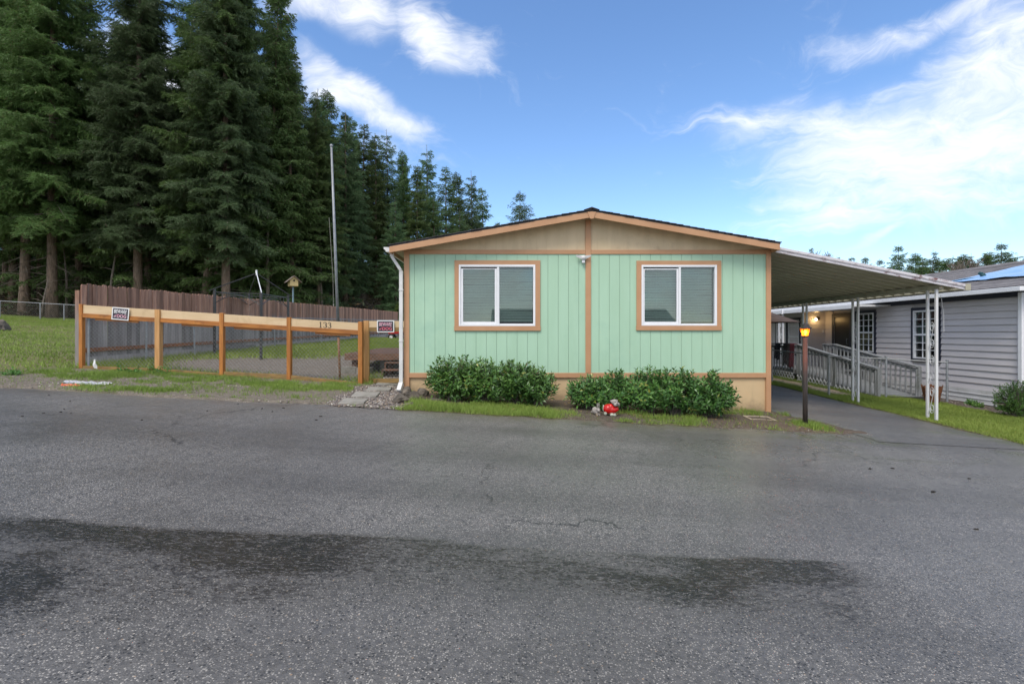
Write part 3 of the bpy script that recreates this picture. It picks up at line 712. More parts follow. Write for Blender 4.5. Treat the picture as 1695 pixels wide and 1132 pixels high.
# gutter and downspout on the left eave
gx_ = EX0
prof = [(gx_-.004, rake(EX0)+.02), (gx_-.07, rake(EX0)+.02), (gx_-.085, rake(EX0)+.05), (gx_-.115, rake(EX0)+.075), (gx_-.115, rake(EX0)+.11), (gx_-.105, rake(EX0)+.11), (gx_-.105, rake(EX0)+.08), (gx_-.075, rake(EX0)+.055), (gx_-.062, rake(EX0)+.03), (gx_-.004, rake(EX0)+.03)]
gut = MB().prism([(a, FY+.01, b) for a, b in prof], (0, 18.2, 0))
cap = [(a, FY, b) for a, b in prof[:5]] + [(gx_-.004, FY, rake(EX0)+.11)]
gut.prism(cap, (0, .01, 0))
build(gut, 'gutter', m_wgutter, house)
dsp = MB()
xt, zt = gx_-.055+.05, rake(EX0)+.01
pth = [(xt, 10.06, zt+.02), (xt, 10.06, zt-.05), (HX0-.042, 10.06, zt-.33), (HX0-.042, 10.06, g(HX0, WY)+.17)]
for p, q in zip(pth[:-1], pth[1:]):
    dsp.beam(p, q, .055, .07, up=(0, 1, 0)) if p[0] != q[0] else dsp.box(p[0]-.035, p[0]+.035, 10.03, 10.09, q[2], p[2])
dsp.beam((HX0-.042, 10.06, g(HX0, WY)+.20), (HX0-.06, 9.93, g(HX0, WY)+.06), .085, .065)
build(dsp, 'downspout', m_wgutter, house, bevel=.004)
mb = MB().box(HX0-.08, HX0-.0, 10.022, 10.094, 1.35, 1.38).box(HX0-.08, HX0-.0, 10.022, 10.094, 2.35, 2.38)
build(mb, 'strap', m_wgutter, house)
# twin flood light at the gable post
sx0, sz0 = wx(965), wz(427)
sl = build(MB().lathe((sx0, WY-.06, sz0-.05), [(.018, 0), (.05, .006), (.055, .05), (.045, .085), (.012, .09)], 14), 'flood_light', m_wgutter, house, smooth=True)
for s in (-1, 1):
    build(MB().prism([(sx0+s*.035, WY-.07, sz0+.035), (sx0+s*.15, WY-.10, sz0+.042), (sx0+s*.145, WY-.09, sz0+.01), (sx0+s*.045, WY-.06, sz0-.035)], (0, .018, .004)), 'light_panel', m_wgutter, sl, bevel=.004)
build(MB().box(sx0-.028, sx0+.028, WY-.085, WY-.02, sz0-.11, sz0-.048), 'motion_sensor', m_white, sl, bevel=.008)

# ------------------------------------------------------------------ carport
carport = thing('carport', (7, 14, g(7, 14)), 'white metal carport roof with corrugated underside on scrolled iron posts', 'carport')
CX0, CX1 = 5.16, 8.80
cz = lambda x: 3.12 - (3.12-2.40)*(x-CX0)/(CX1-CX0)
pitch = .3; y = 9.99
def pan_profile():
    return [(0, -.03), (.010, -.03), (.012, .0), (.02, .0), (.035, .075), (.075, .075), (.09, .006), (.15, .006), (.16, .016), (.19, .016), (.20, .006), (.285, .006), (.2995, .0), (.2999, -.03)]
pr = pan_profile(); V = []; Fq = []
xsn = np.linspace(CX0, CX1, 6)
for i, xx in enumerate(xsn):
    for (yy, hh) in pr: V.append((xx - CX0, yy, cz(xx) - cz(CX0) + hh))
k = len(pr)
for i in range(len(xsn)-1):
    for j in range(k-1): Fq.append((i*k+j, i*k+j+1, (i+1)*k+j+1, (i+1)*k+j))
pan_me = mesh_np('roof_pan', np.array(V), np.array(Fq), m_pan)
for i in range(46):
    o = link('roof_pan', pan_me, carport, (CX0, y + i*pitch, cz(CX0)))
# front fascia: rolled double lip
fp = [(0, -.035), (-.012, -.042), (-.035, -.042), (-.04, -.03), (-.018, -.022), (-.018, .012), (-.04, .02), (-.045, .03), (-.045, .068), (-.03, .078), (0, .078)]
def along(mbx, prof, xa, xb, y):
    va = [(xa, y+a, cz(xa)+b) for a, b in prof]; vb = [(xb, y+a, cz(xb)+b) for a, b in prof]; n = len(prof)
    mbx.add(va + vb, [(i, i+1, n+i+1, n+i) for i in range(n-1)] + [tuple(range(n))[::-1], tuple(range(n, 2*n))])
mb = MB(); along(mb, fp, CX0-.03, CX1+.02, 9.985)
build(mb, 'fascia', m_fasc, carport)
mb = MB().box(CX1-.02, CX1+.09, 9.95, 23.8, cz(CX1)-.045, cz(CX1)-.030).box(CX1+.075, CX1+.09, 9.95, 23.8, cz(CX1)-.030, cz(CX1)+.06)
build(mb, 'gutter', m_pan, carport)
build(MB().box(CX1+.0, CX1+.1, 9.935, 9.949, cz(CX1)-.05, cz(CX1)+.075), 'gutter_end', m_pan, carport)
build(MB().box(8.36, 8.44, 10.02, 23.8, cz(8.4)-.10, cz(8.4)-.012), 'header_beam', m_pan, carport)
def scroll_col(y0):
    xa, xb = 8.42, 8.35; ya, yb = y0+.30, y0
    zt = cz(8.4) - .095
    for (xx, yy) in ((xa, ya), (xb, yb)):
        build(MB().box(xx-.022, xx+.022, yy-.022, yy+.022, g(xx, yy)-.05, zt), 'post', m_iron, carport, bevel=.004)
    def C(z, pts):      # a scroll drawn in the plane of the two tubes, t from 0 to 1 across
        return [(xa+(xb-xa)*t, ya+(yb-ya)*t, z+h) for t, h in pts]
    zb = g(8.4, y0)
    for zc in (zb+.42, zb+1.05, zb+1.72):
        mb = MB()
        for s in (1, -1):
            pts = []
            for i in range(22):
                th = i/21*2*math.pi*1.35; r = .11*(1-.62*i/21)
                cx_ = .5; pts.append((cx_ + s*(r*math.cos(th))*2.2 , s*.16 + s*r*math.sin(th)*1.0))
            mb.tube(C(zc, pts), .007, 5)
        mb.tube(C(zc, [(.06, -.30), (.35, -.12), (.65, .12), (.94, .30)]), .007, 5)
        build(mb, 'scroll', m_iron, carport)
for y0 in (10.08, 12.36, 14.52, 17.6, 20.7): scroll_col(y0)
mb = MB().tube([P(1557, 489, 10.3), P(1559, 498, 10.3), P(1562, 520, 10.32), P(1562.5, 550, 10.32)], .004, 5)
tag(build(mb, 'hanging_cord', m_wgutter), 'thin white cord dangling from the front corner of the carport', 'cord')

# ------------------------------------------------------------------ lamp post
lx, ly = 4.99, 8.72; lz = g(lx, ly)
lamp = thing('lamp_post', (lx, ly, lz), 'dark wooden lamp post with lit amber lantern beside the driveway', 'lamp post')
build(MB().tube([(lx, ly, lz-.1), (lx, ly, .5), (lx, ly, 1.455)], [.041, .038, .037], 14), 'post', m_lamppost, lamp, smooth=True)
zt = 1.455
def ring(w, z): return [(lx-w, ly-w, z), (lx+w, ly-w, z), (lx+w, ly+w, z), (lx-w, ly+w, z)]
m_lmet = M('bronze_lantern_metal', (.055, .045, .045), (.03, .026, .026), .45, 8, metal=.4)
build(MB().add(ring(.036, zt)+ring(.041, zt+.014), [(0,1,5,4),(1,2,6,5),(2,3,7,6),(3,0,4,7),(4,5,6,7),(3,2,1,0)]), 'lantern_base', m_lmet, lamp)
w0, w1, z0, z1 = .037, .057, zt+.014, zt+.142
for i in range(4):
    a, b = ring(w0, z0)[i], ring(w0, z0)[(i+1)%4]; c, d = ring(w1, z1)[(i+1)%4], ring(w1, z1)[i]
    build(MB().prism([a, b, c, d], (Vector((lx, ly, 0)) - Vector(((a[0]+b[0])/2, (a[1]+b[1])/2, 0))).normalized()*.003), 'glass_panel', m_lampglass, lamp)
    build(MB().beam(Vector(a)*1.0, Vector(d), .007, .007), 'lantern_bar', m_lmet, lamp)
prof = [(.074, z1-.004), (.074, z1+.006), (.056, z1+.024), (.043, z1+.055), (.036, z1+.072), (.010, z1+.080)]
vs = []; fs = []
for w, z in prof: vs += ring(w, z)
for i in range(len(prof)-1):
    for k in range(4): fs.append((i*4+k, i*4+(k+1)%4, (i+1)*4+(k+1)%4, (i+1)*4+k))
fs += [(3, 2, 1, 0), tuple(range(len(vs)-4, len(vs)))]
build(MB().add(vs, fs), 'lantern_roof', m_lmet, lamp)
t = NT('glowing_bulb'); e = t.n('ShaderNodeEmission'); e.inputs[0].default_value = (1, .66, .28, 1); e.inputs[1].default_value = 16; t.l(e.outputs[0], t.out.inputs[0]); m_bulb = t.m
build(MB().lathe((lx, ly, z0+.01), [(.012, 0), (.014, .02), (.026, .045), (.028, .062), (.018, .082), (.004, .088)], 12), 'bulb', m_bulb, lamp, smooth=True)
ld = bpy.data.lights.new('lantern_light', 'POINT'); ld.energy = 2.2; ld.color = (1, .6, .25); ld.shadow_soft_size = .03
lo = bpy.data.objects.new('lantern_light', ld); COL.objects.link(lo); lo.parent = lamp; lo.location = (0, 0, z0+.06-lz)

# ------------------------------------------------------------------ grey neighbouring house
NX = 12.4
nb = thing('grey_house', (15, 18, g(15, 18)), 'grey lap sided neighbouring house with navy trim and white windows', 'house')
NE = 2.57                     # eave underside
fl = -.28
nd = lambda px: NX * FPX / (px - 847.5)
nwin = [(14.82, 15.92, .66, 2.31), (17.46, 18.52, .78, 2.33)]
# structural wall
mb = MB()
mb.box(NX+.05, NX+.15, 12.3, 14.9, fl-.4, NE+.1).box(NX+.05, NX+.15, 15.84, 17.54, fl-.4, NE+.1).box(NX+.05, NX+.15, 18.44, 18.7, fl-.4, NE+.1)
for a, b, c, d in nwin: mb.box(NX+.05, NX+.15, a+.08, b-.08, fl-.4, c+.08).box(NX+.05, NX+.15, a+.08, b-.08, d-.08, NE+.1)
mb.box(NX+.15, 19.6, 12.3, 12.4, -.9, NE+.9)
build(mb, 'wall', m_greysiding, nb)
def lap(y0, y1, z, h, x=NX, name='siding_board'):
    mb = MB().add([(x+.05, y0, z), (x+.0, y0, z), (x+.036, y0, z+h+.02), (x+.05, y0, z+h+.02), (x+.05, y1, z), (x+.0, y1, z), (x+.036, y1, z+h+.02), (x+.05, y1, z+h+.02)],
                  [(0,1,2,3),(7,6,5,4),(1,5,6,2),(0,4,5,1),(2,6,7,3)])
    return build(mb, name, m_greysiding, nb)
h = .172; z = .02
while z < NE - .02:
    cuts = [(12.42, 18.62)]
    for a, b, c, d in nwin:
        if z + h > c - .02 and z < d + .02:
            cuts = [s for (p, q) in cuts for s in (((p, a+.03), (b-.03, q)) if p < a < q else ((p, q),))]
    for p, q in cuts: lap(p, q, z, min(h, NE-z-.02))
    z += h
# front gable end wall towards the road
z = .02
while z < NE + .7:
    mb = MB().add([(12.5, 12.30, z), (12.5, 12.262, z), (12.5, 12.284, z+h+.02), (12.5, 12.30, z+h+.02), (19.5, 12.30, z), (19.5, 12.262, z), (19.5, 12.284, z+h+.02), (19.5, 12.30, z+h+.02)],
                  [(0,1,2,3),(7,6,5,4),(1,5,6,2),(0,4,5,1),(2,6,7,3)])
    build(mb, 'siding_board', m_greysiding, nb); z += h
# skirting: white horizontal vinyl panels
for i, (a, b) in enumerate(((.02, -.10), (-.10, -.22), (-.22, -.34), (-.34, -.46), (-.46, -.58))):
    build(MB().box(NX+.0+.008*(i % 2), NX+.06, 12.4, 18.62, b+.012, a), 'skirting_panel', m_wgutter, nb)
    build(MB().box(NX-.012, NX+.02, 12.4, 18.62, b-.004, b+.012), 'skirting_lip', m_white, nb)
build(MB().box(NX-.02, NX+.1, 12.26, 12.36, -.65, NE), 'corner_trim', m_white, nb)
dw = MB().box(NX-.10, NX-.03, 12.36, 12.46, -.55, NE-.06); build(dw, 'downspout', m_white, nb, bevel=.006)
build(MB().box(NX-.02, NX+.05, 12.42, 18.66, NE-.15, NE+.02), 'frieze_board', m_navy, nb)
# roof
NS = .27; ex = NX-.42; rx = 16.1
nrz = lambda x: NE + .03 + NS * (x - ex)
mb = MB().prism([(ex, 12.0, nrz(ex)), (rx, 12.0, nrz(rx)), (rx, 12.0, nrz(rx)+.05), (ex, 12.0, nrz(ex)+.05)], (0, 19, 0))
mb.prism([(rx, 12.0, nrz(rx)), (2*rx-ex, 12.0, nrz(ex)), (2*rx-ex, 12.0, nrz(ex)+.05), (rx, 12.0, nrz(rx)+.05)], (0, 19, 0))
nroof = build(mb, 'roof', m_gshingle, nb)
nc = 27; w_ = (rx - ex) / nc
for i in range(nc):
    a = ex - .03 + i*w_; b = a + w_ + .04
    y = 11.97
    while y < 31:                       # tabs of uneven length along each course
        ln = random.uniform(1.6, 2.6); y2 = min(y + ln, 31)
        build(MB().prism([(a, y, nrz(a)+.054), (b, y, nrz(b)+.052), (b, y, nrz(b)+.058), (a, y, nrz(a)+.070)], (0, y2-y-.004, 0)), 'shingle_strip', m_gshingle, nroof); y = y2
for i in range(40):
    y = 11.95 + i*.48
    build(MB().prism([(rx-.16, y, nrz(rx-.16)+.072), (rx, y, nrz(rx)+.105), (rx+.16, y, nrz(rx-.16)+.072), (rx, y, nrz(rx)+.07)], (0, .46, 0)), 'ridge_cap', m_gshingle, nroof)
mb = MB().box(ex-.13, ex-.02, 11.95, 30.9, NE-.06, NE+.05); build(mb, 'gutter', m_white, nb, bevel=.01)
build(MB().box(ex-.02, NX+.04, 12.0, 30.9, NE+.022, NE+.032), 'soffit', m_white, nb)
# windows
def nwindow(y0, y1, z0, z1, x=NX, cols=3, parent=nb, trim=True):
    cw = .095 if trim else 0
    fb = MB(); a, b, c, d = y0+cw, y1-cw, z0+cw, z1-cw; fw = .045
    fb.box(x-.02, x+.09, a, a+fw, c, d).box(x-.02, x+.09, b-fw, b, c, d).box(x-.02, x+.09, a+fw, b-fw, d-fw, d).box(x-.02, x+.09, a+fw, b-fw, c, c+fw)
    zm = (c+d)/2; fb.box(x-.012, x+.07, a+fw, b-fw, zm-.03, zm+.03)
    w = build(fb, 'window', m_white, parent)
    if trim:
        for q in ((y0, y1, z1-cw, z1), (y0, y1, z0, z0+cw), (y0, y0+cw, z0+cw, z1-cw), (y1-cw, y1, z0+cw, z1-cw)):
            build(MB().box(x-.008, x+.05, *q), 'casing', m_navy, w)
    for (p, q) in ((c+fw, zm-.03), (zm+.03, d-fw)):
        mu = MB()
        for i in range(1, cols): yy = a+fw + (b-a-2*fw)*i/cols; mu.box(x+.02, x+.04, yy-.011, yy+.011, p, q)
        for i in range(1, 3): zz = p + (q-p)*i/3; mu.box(x+.018, x+.042, a+fw, b-fw, zz-.011, zz+.011)
        build(mu, 'muntin', m_white, w)
        build(MB().box(x+.044, x+.048, a+fw, b-fw, p, q), 'pane', m_glass, w)
    ct = MB()
    for (p, q) in ((a+.05, a+.28), (b-.28, b-.05)):
        n = 10; vs = []
        for i in range(n+1):
            yy = p + (q-p)*i/n; xx = x+.13+.02*math.sin(i*2.2)
            vs += [(xx, yy, c+.05), (xx, yy, d-.05)]
        ct.add(vs, [(2*i, 2*i+2, 2*i+3, 2*i+1) for i in range(n)])
    build(ct, 'curtain', m_curtain, w)
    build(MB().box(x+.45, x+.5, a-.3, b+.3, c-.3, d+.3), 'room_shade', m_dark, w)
for q in nwin: nwindow(*q)
# entry recess
REC = 13.45; NB = 22.0
mb = MB().box(NX+.151, REC+.1, 18.6, 18.7, -.4, NE+.1); build(mb, 'recess_wall', m_greysiding, nb)
build(MB().box(NX-.01, NX+.06, 18.62, 18.74, -.3, NE), 'corner_trim', m_navy, nb)
z = .0
while z < NE - .02:
    mb = MB().add([(NX+.1, NB+.05, z), (NX+.1, NB+.012, z), (NX+.1, NB+.034, z+h+.02), (NX+.1, NB+.05, z+h+.02), (REC+.05, NB+.05, z), (REC+.05, NB+.012, z), (REC+.05, NB+.034, z+h+.02), (REC+.05, NB+.05, z+h+.02)],
                  [(0,1,2,3),(7,6,5,4),(1,5,6,2),(0,4,5,1),(2,6,7,3)])
    build(mb, 'siding_board', m_greysiding, nb)
    for (p, q) in ((18.7, 20.28), (21.52, NB+.05)): lap(p, q, z, h, REC)
    lap(NB+.06, 28.4, z, h, NX+.12)
    z += h
build(MB().box(REC+.06, REC+.2, 18.7, 22.1, -.4, NE+.1).box(NX+.18, REC+.2, NB+.06, NB+.16, -.4, NE+.1).box(NX+.19, NX+.3, NB+.2, 28.5, -.4, NE+.1), 'recess_wall', m_greysiding, nb)
build(MB().box(NX-.05, REC+.1, 18.65, 22.1, .02, .12), 'porch_floor', m_greywood, nb)
dr = build(MB().box(REC+.01, REC+.06, 20.42, 21.38, .14, 2.2), 'door', M('black_door', (.018, .02, .022), (.012, .013, .015), .35, 3), nb)
build(MB().tube([(REC-.05, 20.52, 1.1), (REC-.05, 20.52, 1.32)], .012, 8).box(REC-.05, REC+.01, 20.51, 20.53, 1.11, 1.13).box(REC-.05, REC+.01, 20.51, 20.53, 1.29, 1.31), 'handle', m_galv, dr)
build(MB().box(REC-.02, REC+.055, 20.28, 20.42, .12, 2.34).box(REC-.02, REC+.055, 21.38, 21.52, .12, 2.34).box(REC-.02, REC+.055, 20.42, 21.38, 2.2, 2.34), 'door_trim', m_navy, nb)
build(MB().box(REC-.015, REC+.012, 21.36, 21.39, .14, 2.2), 'storm_door_edge', m_galv, nb)
slx, slz = X(1348, NB), Z(529, NB)
sc = build(MB().box(slx+.10, slx+.22, NB-.02, NB+.02, slz-.02, slz+.10).tube([(slx+.15, NB-.02, slz+.06), (slx+.1, NB-.1, slz+.07), (slx, NB-.12, slz+.05)], .012, 6), 'porch_light', m_black, nb)
build(MB().ball((slx, NB-.12, slz), .05, 10, 8), 'bulb', m_bulb, sc, smooth=True)
pl = bpy.data.lights.new('porch_glow', 'POINT'); pl.energy = 1.6; pl.color = (1, .58, .2); pl.shadow_soft_size = .06
po = bpy.data.objects.new('porch_glow', pl); COL.objects.link(po); po.parent = nb; po.location = Vector((slx, NB-.2, slz-.02)) - ORG[nb.name]
build(MB().box(X(1362.5, NB)-.03, X(1362.5, NB)+.03, NB-.01, NB+.02, Z(551, NB), Z(546, NB)), 'doorbell', m_white, nb)
for a in (22.25, 23.32): nwindow(a, a+1.04, .55, 2.22, NX+.12, 2)
# porch roof along the side
build(MB().box(11.15, NX+.3, 16.75, 28, 2.40, 2.46), 'porch_roof', m_wgutter, nb)
build(MB().box(11.06, 11.16, 16.7, 28, 2.33, 2.47), 'porch_gutter', m_white, nb, bevel=.01)
build(MB().box(11.02, 11.06, 20.9, 20.98, 2.31, 2.49), 'gutter_bracket', m_white, nb)
for yy in (21.15, 21.45):
    build(MB().box(11.16, 11.22, yy-.03, yy+.03, .4, 2.40), 'porch_post', m_white, nb)
mb = MB()
for zc in (.9, 1.4, 1.9):
    mb.tube([(11.19, 21.3+.1*math.cos(i/16*2.6*math.pi)*(1-.5*i/16), zc+.13*math.sin(i/16*2.6*math.pi)*(1-.5*i/16)) for i in range(17)], .012, 5)
build(mb, 'scroll', m_white, nb)

# tarp on the roof
tv = []; nu, nv = 24, 12
c00, c10, c11, c01 = (13.30, 15.75), (12.75, 11.9), (15.3, 11.9), (15.25, 14.9)
for i in range(nu+1):
    for j in range(nv+1):
        s, q = i/nu, j/nv
        xx = (c00[0]*(1-s)+c10[0]*s)*(1-q) + (c01[0]*(1-s)+c11[0]*s)*q; yy = (c00[1]*(1-s)+c10[1]*s)*(1-q) + (c01[1]*(1-s)+c11[1]*s)*q
        xx += .08*(vnoise(yy*2.0, q*3, 8)-.5)
        tv.append((xx, yy, nrz(xx)+.085+.07*float(fbm(xx*3, yy*1.4, 77))))
mb = MB().add(tv, [(i*(nv+1)+j, (i+1)*(nv+1)+j, (i+1)*(nv+1)+j+1, i*(nv+1)+j+1) for i in range(nu) for j in range(nv)])
tag(build(mb, 'tarp', m_tarp, smooth=True), 'wrinkled light blue tarp spread over the grey shingle roof', 'tarp')
tp = Vector((13.72, 15.0, nrz(13.72)+.10))
mb = MB().ball(tp+Vector((0, 0, .10)), (.06, .06, .05), 8, 6, .2, 3).ball(tp+Vector((.02, -.06, .03)), (.08, .07, .07), 8, 6, .2, 4)
mb.tube([tp, tp+Vector((-.2, .25, -.02)), tp+Vector((-.45, .5, -.09))], .012, 5)
tag(build(mb, 'sandbag', M('dark_teal_cloth', (.01, .09, .10), (.008, .05, .06), .7), smooth=True), 'small dark teal weight bag holding the tarp edge', 'bag')

# house across the road, seen only as a reflection in the front windows
oh = thing('opposite_house', (5, -17, g(5, -17)), 'tan gabled house across the road reflected in the windows', 'house')
oz = g(5, -17)
build(MB().box(-1, 11, -21, -15, oz-.5, oz+2.6), 'wall', m_skirt, oh)
for s_ in (-1, 1):
    build(MB().prism([(-1.5, -18+s_*3.5, oz+2.5), (11.5, -18+s_*3.5, oz+2.5), (11.5, -18, oz+3.9), (-1.5, -18, oz+3.9)], (0, 0, .12)), 'roof', m_gshingle, oh)
for xa in (1.0, 5.2, 8.2):
    wn2 = build(MB().box(xa, xa+1.4, -15.0, -14.93, oz+.9, oz+2.1), 'window', m_white, oh)
    build(MB().box(xa+.08, xa+1.32, -14.929, -14.92, oz+.98, oz+2.02), 'pane', m_dark, wn2)
# ------------------------------------------------------------------ helpers for fences and letters
def chain_mesh(name, p0, p1, h, parent, mat, pitch=.085, r=.0024, lift=.03):
    """woven wire panel standing on the line p0-p1"""
    p0 = Vector(p0); p1 = Vector(p1); L = (p1-p0).length; V = []; Fq = []
    nrm = (p1-p0).cross(Vector((0, 0, 1))).normalized()
    def pt(s, t_): return p0 + (p1-p0)*(s/L) + Vector((0, 0, lift+t_))
    H = h - lift
    for sg in (1, -1):
        c = -H
        while c < L:
            s0, s1 = max(c, 0), min(c+H, L)
            if s1 > s0 + .01:
                t0, t1 = (s0-c, s1-c) if sg > 0 else (H-(s0-c), H-(s1-c))
                a, b = pt(s0, t0) + nrm*(.003*sg), pt(s1, t1) + nrm*(.003*sg); d = (b-a).normalized(); u = nrm; w = d.cross(u)
                o = len(V)
                for q in (a, b):
                    for k in range(3):
                        an = 2.094*k; V.append(q + (u*math.cos(an) + w*math.sin(an))*r)
                for k in range(3): Fq.append((o+k, o+(k+1)%3, o+3+(k+1)%3, o+3+k))
            c += pitch*1.0
    mb = MB(); mb.v = V; mb.f = Fq
    return build(mb, name, mat, parent)
def text_obj(body, name, mat, parent, origin, width, height, shear=0., bold=0., depth=.0015, rotz=0.):
    cu = bpy.data.curves.new('lettering', 'FONT'); cu.body = body; cu.shear = shear; cu.offset = bold; cu.extrude = .01
    o = bpy.data.objects.new('lettering_source', cu); COL.objects.link(o); bpy.context.view_layer.update()
    me = bpy.data.meshes.new_from_object(o.evaluated_get(bpy.context.evaluated_depsgraph_get()))
    bpy.data.objects.remove(o); bpy.data.curves.remove(cu)
    co = np.empty(len(me.vertices)*3, np.float32); me.vertices.foreach_get('co', co); co = co.reshape(-1, 3)
    lo, hi = co.min(0), co.max(0)
    x = ((co[:, 0]-lo[0])/(hi[0]-lo[0]) - .5)*width; z = ((co[:, 1]-lo[1])/(hi[1]-lo[1]) - .5)*height; y = -np.sign(co[:, 2])*depth
    c, s = math.cos(rotz), math.sin(rotz)
    out = np.stack([x*c - z*s, y, x*s + z*c], -1).astype(np.float32)
    me.vertices.foreach_set('co', out.ravel()); me.materials.clear(); me.materials.append(mat); me.update()
    return link(name, me, parent, origin)

# ------------------------------------------------------------------ front fence and gate
D = 11.0
ztop = lambda px: Z(505 + (px-141)*.0655, D)
zlow = lambda px: Z(519 + (px-141)*.062, D)
zrl = lambda px: Z(525.8 + (px-141)*.0628, D)
ppx = [136.5, 263.5, 368.5, 479.5, 597.5]
pxs = [X(p, D) for p in ppx]
ff = thing('front_fence', (-6.2, D, g(-6.2, D)), 'cedar post fence with cream top boards and chain link panels', 'fence')
tops = [505, 514, 519.6, 527, 534]; bots = [606, 611, 619, 625, 638]
for i, p in enumerate(ppx):
    w = (.036, .052, .042, .042, .046)[i]; y0 = D-w
    build(MB().box(pxs[i]-w, pxs[i]+w, y0-.02, D+w, Z(bots[i], D)-.15, Z(tops[i], D)+.02), 'post', m_cedarraw if i == 1 else m_cedar, ff, bevel=.005)
for i in range(4):
    hw = (.036, .052, .042, .042, .046); a, b = pxs[i]+hw[i]+.001, pxs[i+1]-hw[i+1]-.001; pa, pb = ppx[i]+4.3, ppx[i+1]-4.3
    build(MB().prism([(a, D-.03, zlow(pa)+.002), (b, D-.03, zlow(pb)+.002), (b, D-.03, ztop(pb)), (a, D-.03, ztop(pa))], (0, .03, 0)), 'top_board', m_cream, ff, bevel=.003)
    build(MB().prism([(a, D-.05, zrl(pa)), (b, D-.05, zrl(pb)), (b, D-.05, zlow(pb)), (a, D-.05, zlow(pa))], (0, .07, 0)), 'rail', m_cedarh, ff, bevel=.004)
    q = (pa*.65+pb*.35, pa*.12+pb*.88) if i % 2 else (pa*.85+pb*.15, pa*.25+pb*.75)
    build(MB().prism([(X(q[0], D), D-.02, zrl(q[0])-.04), (X(q[1], D), D-.02, zrl(q[1])-.04), (X(q[1], D), D-.02, zrl(q[1])), (X(q[0], D), D-.02, zrl(q[0]))], (0, .03, 0)), 'under_strip', m_cedarh, ff)
    ba, bb = bots[i]+.3, bots[i+1]-1
    th = .045 if i < 2 else .10
    za, zb = Z(ba if i < 2 else ba+1, D), Z(bb+1, D)
    build(MB().prism([(a, D-.045, za-.06), (b, D-.045, zb-.06), (b, D-.045, zb-.06+th+.03), (a, D-.045, za-.06+th+.03)], (0, .05, 0)), 'sill_board', m_sill, ff, bevel=.004)
    chain_mesh('chain_link_mesh', (a, D+.04, za+.0), (b, D+.04, zb+.0), zrl(pa)-za+.03, ff, m_oldgalv)
xl = pxs[0]+.09
build(MB().tube([(xl, D+.05, g(xl, D)-.05), (xl, D+.05, zrl(141)+.02)], .024, 10).tube([(xl, D+.05, 1.45), (xl, D+.05, 1.47)], .03, 10), 'steel_post', m_galv, ff)
# the number 133 in serif digits on the last board
m_num = M('dark_bronze_numbers', (.03, .022, .016), None, .4)
def stroke(mb, pts, y, th=.004):
    """pts: (x, z, half width) along a centre line"""
    n = len(pts); vs = []
    for i, (x, z, w) in enumerate(pts):
        x2, z2, _ = pts[min(i+1, n-1)]; x1, z1, _ = pts[max(i-1, 0)]; dx_, dz_ = x2-x1, z2-z1; l = math.hypot(dx_, dz_) or 1
        nx_, nz_ = -dz_/l*w, dx_/l*w
        vs += [(x+nx_, y, z+nz_), (x-nx_, y, z-nz_), (x+nx_, y+th, z+nz_), (x-nx_, y+th, z-nz_)]
    fs = []
    for i in range(n-1):
        o = 4*i; fs += [(o, o+1, o+5, o+4), (o+2, o+6, o+7, o+3), (o, o+4, o+6, o+2), (o+1, o+3, o+7, o+5)]
    fs += [(0, 2, 3, 1), (4*n-4, 4*n-3, 4*n-1, 4*n-2)]
    mb.add(vs, fs)
def digit3(mb, cx, z0, H, y):
    pts = []
    for a in np.linspace(150, -90, 16): pts.append((cx + .26*H*math.cos(R(a))*.95, z0 + .74*H + .23*H*math.sin(R(a)), H*(.028 + .04*max(0, math.cos(R(a))))))
    stroke(mb, pts, y)
    pts = []
    for a in np.linspace(90, -150, 18): pts.append((cx + .29*H*math.cos(R(a)), z0 + .27*H + .25*H*math.sin(R(a)), H*(.028 + .05*max(0, math.cos(R(a))))))
    stroke(mb, pts, y)
    for (dx_, dz_) in ((-.22, .84), (-.25, .16)):
        mb.lathe((0, 0, 0), [(.06*H, 0), (.06*H, .004)], 10)
        for i in range(len(mb.v)-20, len(mb.v)):
            vx, vy, vz = mb.v[i]; mb.v[i] = (cx+dx_*H+vx, y+vz, z0+dz_*H+vy)
def digit1(mb, cx, z0, H, y):
    stroke(mb, [(cx, z0+.03*H, .065*H), (cx, z0+H, .065*H)], y); stroke(mb, [(cx-.2*H, z0+.02*H, .025*H), (cx+.2*H, z0+.02*H, .025*H)], y)
    stroke(mb, [(cx-.2*H, z0+.84*H, .02*H), (cx-.02*H, z0+.97*H, .035*H)], y)
for k, px in enumerate((531.5, 538.8, 546)):
    mb = MB(); z0 = Z(542, D) - k*.0055; H = Z(533, D) - Z(542, D)
    (digit1 if k == 0 else digit3)(mb, X(px, D), z0, H, D-.036)
    build(mb, 'number_digit', m_num, ff)

GD = 11.22
gate = thing('garden_gate', (-2.8, GD, g(-2.8, GD)), 'narrow cedar and chain link gate beside the mint house', 'gate')
g0, g1 = X(602.5, GD), HX0-.05
build(MB().box(g0, g0+.115, GD-.05, GD+.04, Z(634, GD), Z(531, GD)), 'gate_post', m_cedarraw, gate, bevel=.005)
build(MB().box(g0+.117, g1, GD-.03, GD, Z(542, GD), Z(531.5, GD)), 'top_board', m_cream, gate, bevel=.003)
build(MB().box(g0+.117, g1, GD-.04, GD+.03, Z(549, GD), Z(542.2, GD)), 'rail', m_sill, gate, bevel=.003)
build(MB().box(g0+.117, g1, GD-.04, GD+.03, Z(633.5, GD), Z(626.5, GD)), 'bottom_board', m_sill, gate, bevel=.003)
build(MB().box(g1-.07, g1, GD-.02, GD+.03, Z(626, GD), Z(549.3, GD)), 'hinge_stile', m_sill, gate)
chain_mesh('chain_link_mesh', (g0+.117, GD+.02, Z(627, GD)), (g1, GD+.02, Z(627, GD)), Z(548, GD)-Z(627, GD), gate, m_galv, .085, .0022, 0)

